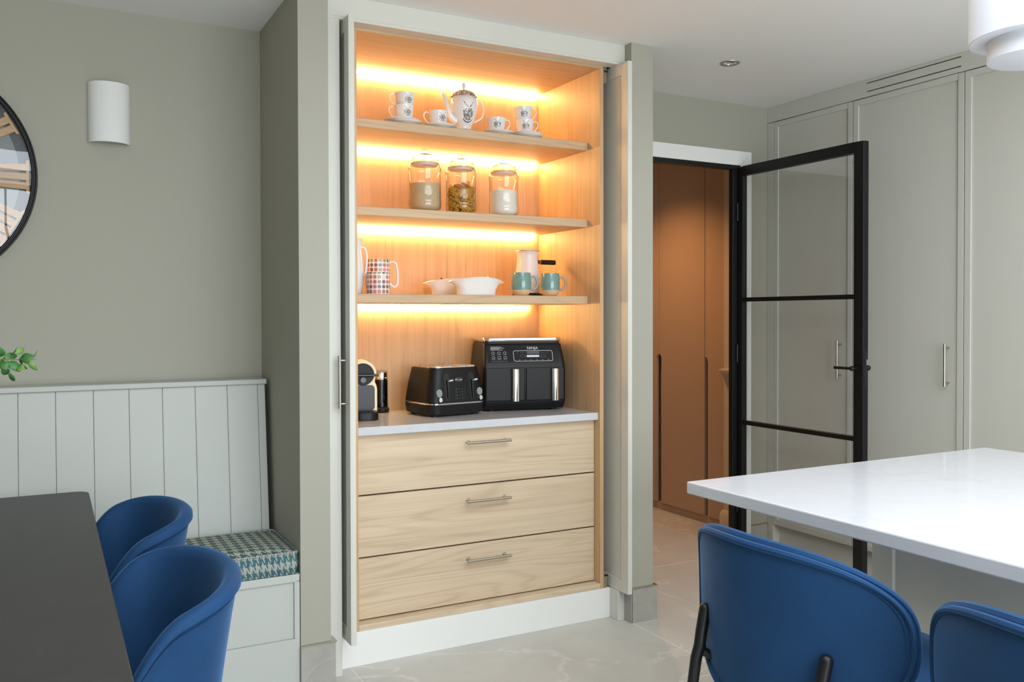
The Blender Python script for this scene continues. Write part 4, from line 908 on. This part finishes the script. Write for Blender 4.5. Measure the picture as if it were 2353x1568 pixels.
def fryer():
    t = thing('air_fryer', 'large black twin drawer air fryer with chrome handles and lid', 'air fryer', (1.988, 3.655, ZW), math.radians(-13)); t.scale = (1.06, .97, 1.04)
    W = .372
    prof = [(-.128, .008), (-.142, .022), (-.150, .045), (-.150, .196), (-.148, .205), (-.112, .290), (-.108, .296), (.125, .296), (.138, .20), (.138, .05), (.130, .008)]
    def sx(z): return 1-.055*max(0, (z-.18)/.11)-.03*max(0, (.05-z)/.05)
    n = 8; m = MB(); rings = []
    for q, e in ((-1, .90), (-.985, .96), (-.955, .995), (-.90, 1), (.90, 1), (.955, .995), (.985, .96), (1, .90)):
        rings.append([(q*W/2*sx(z), y*e, .15+(z-.15)*(.985+.015*(e > .95))) for y, z in prof])
    m.loft(rings).build('body', 'black_plastic', t, 40, .003, 2)
    MB().loft([rrect(W*.93, .245, .03, z, 6, 0, .012) for z in (.296, .306)]).build('vent_gap', 'charcoal', t, 40)
    MB().loft([rrect(W*.96*a, .262*a, .034, z, 8, 0, .010) for a, z in ((.985, .306), (1, .310), (1, .318), (.985, .322))]).build('lid', 'chrome', t, 40)
    for x in (-.14, .14):
        for y in (-.09, .09): MB().cyl((x, y, 0), (x, y, .010), .013, 12).build('foot', 'charcoal', t)
    for x0, x1 in ((-.176, -.002), (.002, .176)):
        d = MB().loft([[(a, y, c) for a, c in ((x0, .046), (x1, .046), (x1, .192), (x0, .192))] for y in (-.146, -.1545)]).build('drawer', 'black_plastic', t, 0, .004, 2)
        xc = x0+(.122 if x0 < 0 else .128); xc = (x0+x1)/2+.042
        B(xc-.024, xc+.012, -.1548, -.152, .055, .188).build('handle_recess', 'black_plastic', d, 0, .003, 2)
        sec = [(.0165*math.cos(a), -.170-.009*math.sin(a)) for a in [PI*k/10 for k in range(11)]]+[(-.0165, -.156), (.0165, -.156)]
        MB().loft([[(xc+a, b, z) for a, b in sec] for z in (.046, .060, .120, .186)]).build('handle', 'chrome', d, 50)
        B(xc-.0155, xc+.0155, -.176, -.1545, .1862, .1872).build('handle_cap', 'black_gloss', d, 0)
    # slanted control panel
    p0, p1 = Vector((0, -.148, .205)), Vector((0, -.112, .290)); up = (p1-p0).normalized(); nrm = Vector((0, -up.z, up.y)).normalized(); Lp = (p1-p0).length
    def pan(x, s, o=.0008): return p0+up*s*Lp+nrm*o+Vector((x, 0, 0))
    MB().loft([[pan(x, s, o) for x, s in ((-.165, .12), (.155, .12), (.148, .97), (-.158, .97))] for o in (-.002, .0007)]).build('control_panel', 'black_gloss', t, 0)
    def pbox(name, mat, x0, x1, s0, s1, o=.0011, r=None, line=None):
        if r is None: return MB().loft([[pan(x, s, q) for x, s in ((x0, s0), (x1, s0), (x1, s1), (x0, s1))] for q in (.0006, o)]).build(name, mat, t, 0)
        xc, sc_, hw, hh = (x0+x1)/2, (s0+s1)/2, (x1-x0)/2, (s1-s0)/2; rs = r/Lp; pts = []
        for gx_, gs, a0 in ((1, 1, 0), (-1, 1, PI/2), (-1, -1, PI), (1, -1, 3*PI/2)):
            for k in range(7): a = a0+PI/2*k/6; pts.append((xc+gx_*(hw-r)+r*math.cos(a), sc_+gs*(hh-rs)+rs*math.sin(a)))
        if line: return MB().tube([pan(x, s, .0009) for x, s in pts], line, 6, True).build(name, mat, t)
        return MB().loft([[pan(x, s, q) for x, s in pts] for q in (.0006, o)]).build(name, mat, t, 0)
    pbox('panel_outline', 'grey_print', -.048, .128, .17, .70, r=.008, line=.0011)
    pbox('display', 'display', .012, .070, .52, .67, r=.002); pbox('mode_pill', 'grey_print', .010, .068, .37, .475, r=.0045)
    pbox('zone_button', 'grey_dim', -.018, .004, .37, .475, r=.0045, line=.0006); pbox('zone_button', 'grey_dim', .074, .096, .37, .475, r=.0045, line=.0006)
    for x in (-.030, .108): pbox('power_button', 'red_print', x-.004, x+.004, .56, .65, r=.004, line=.0005)
    for k in range(3): pbox('panel_mark', 'grey_dim', -.016+k*.009, -.012+k*.009, .585, .605); pbox('panel_mark', 'grey_dim', .078+k*.009, .082+k*.009, .585, .605)
    for k in range(6): pbox('panel_mark', 'grey_print', -.026+k*.026, -.020+k*.026, .222, .235)
    Rm = Matrix((Vector((1, 0, 0)), up, nrm)).transposed().to_4x4()
    text('lettering', 'NINJA', .0185, 'grey_print', t, Matrix.Translation(pan(.040, .83, .0010)) @ Rm)
    for k, (w_, s_) in enumerate(((.048, .90), (.060, .85), (.040, .80), (.054, .755))): pbox('print_line', 'grey_print', -.148, -.148+w_, s_-.008, s_+.008)
    for r_ in range(2):
        for c_ in range(3):
            xx, ss = -.138+c_*.026, .60-.24*r_; pbox('print_icon', 'grey_print', xx-.006, xx+.006, ss-.055, ss+.055, r=.004, line=.0006); pbox('print_line', 'grey_dim', xx-.009, xx+.009, ss-.105, ss-.090)
    pbox('print_line', 'grey_dim', -.148, -.075, .17, .182)
fryer()

# coffee machine (half hidden by the pocket door) and milk frother
yk = 3.600; xk = P(834, 900, Y=yk).x
cm = thing('coffee_machine', 'black and cream capsule coffee machine behind the pocket door', 'coffee machine', (xk, yk, ZW), math.radians(-14))
def cprof(sc):
    a = [(.058*sc*math.cos(q), .188+.058*sc*math.sin(q)) for q in [PI*k/18 for k in range(19)]]
    return [(.060*sc, .028), (.060*sc, .125), (.056*sc, .142), (.050*sc, .156), (.052*sc, .172)]+a+[(-.052*sc, .172), (-.050*sc, .156), (-.056*sc, .142), (-.060*sc, .125), (-.060*sc, .028)]
MB().loft([[(x, y, z) for x, z in cprof(1)] for y in (-.005, .14)]).build('body', 'cream', cm, 40, .003, 2)
MB().loft([[(.047*math.cos(q), y, .188+.047*math.sin(q)) for q in [2*PI*k/36 for k in range(36)]] for y in (-.012, .02)]).build('brew_head', 'black_plastic', cm, 40, .002, 2)
MB().loft([[(x, y, z) for x, _, z in [(p[0], 0, p[1]) for p in [(q[0], q[1]+.088) for q in rrect(.098, .108, .016, 0, 5)]]] for y in (-.009, .0)]).build('grille', 'hex', cm, 0)
MB().cyl((0, -.012, .165), (0, -.028, .165), .012, 16).build('spout', 'black_gloss', cm)
MB().tube([(-.060, -.030, .183), (.030, -.034, .184), (.062, -.026, .186)], .0055, 10).build('lever', 'black_gloss', cm)
MB().loft([rrect(.118, .125, .045, z, 8, 0, -.040) for z in (0, .004, .030)]+[rrect(.112, .119, .043, .034, 8, 0, -.040)]).build('drip_tray', 'black_plastic', cm, 40)
B(-.058, .058, 0, .14, .001, .03).build('base', 'black_plastic', cm, 0, .002, 1)
yo = 3.792; xo = P(876, 945, Y=yo).x
fm = thing('milk_frother', 'slim ribbed black milk frother with chrome collar and clear lid', 'frother', (xo, yo, ZW)); fm.scale = (1, 1, 1.05)
MB().lathe([(1e-7, 0), (.034, 0), (.036, .003), (.036, .018), (.033, .021), (1e-7, .021)], 36).build('base', 'black_plastic', fm, 40)
pr = [(.029, .0215)]
for k in range(22): z = .024+k*.0052; pr += [(.0302, z), (.0302, z+.0030), (.0290, z+.0036), (.0290, z+.0048)]
MB().lathe([(1e-7, .0215)]+pr+[(.029, .142), (1e-7, .142)], 40).build('jug_body', 'black_gloss', fm, 40)
MB().lathe([(.0292, .142), (.0302, .145), (.0302, .149), (.0285, .151), (.0285, .172), (.027, .172), (.027, .142)], 40).build('collar', 'chrome', fm, 40)
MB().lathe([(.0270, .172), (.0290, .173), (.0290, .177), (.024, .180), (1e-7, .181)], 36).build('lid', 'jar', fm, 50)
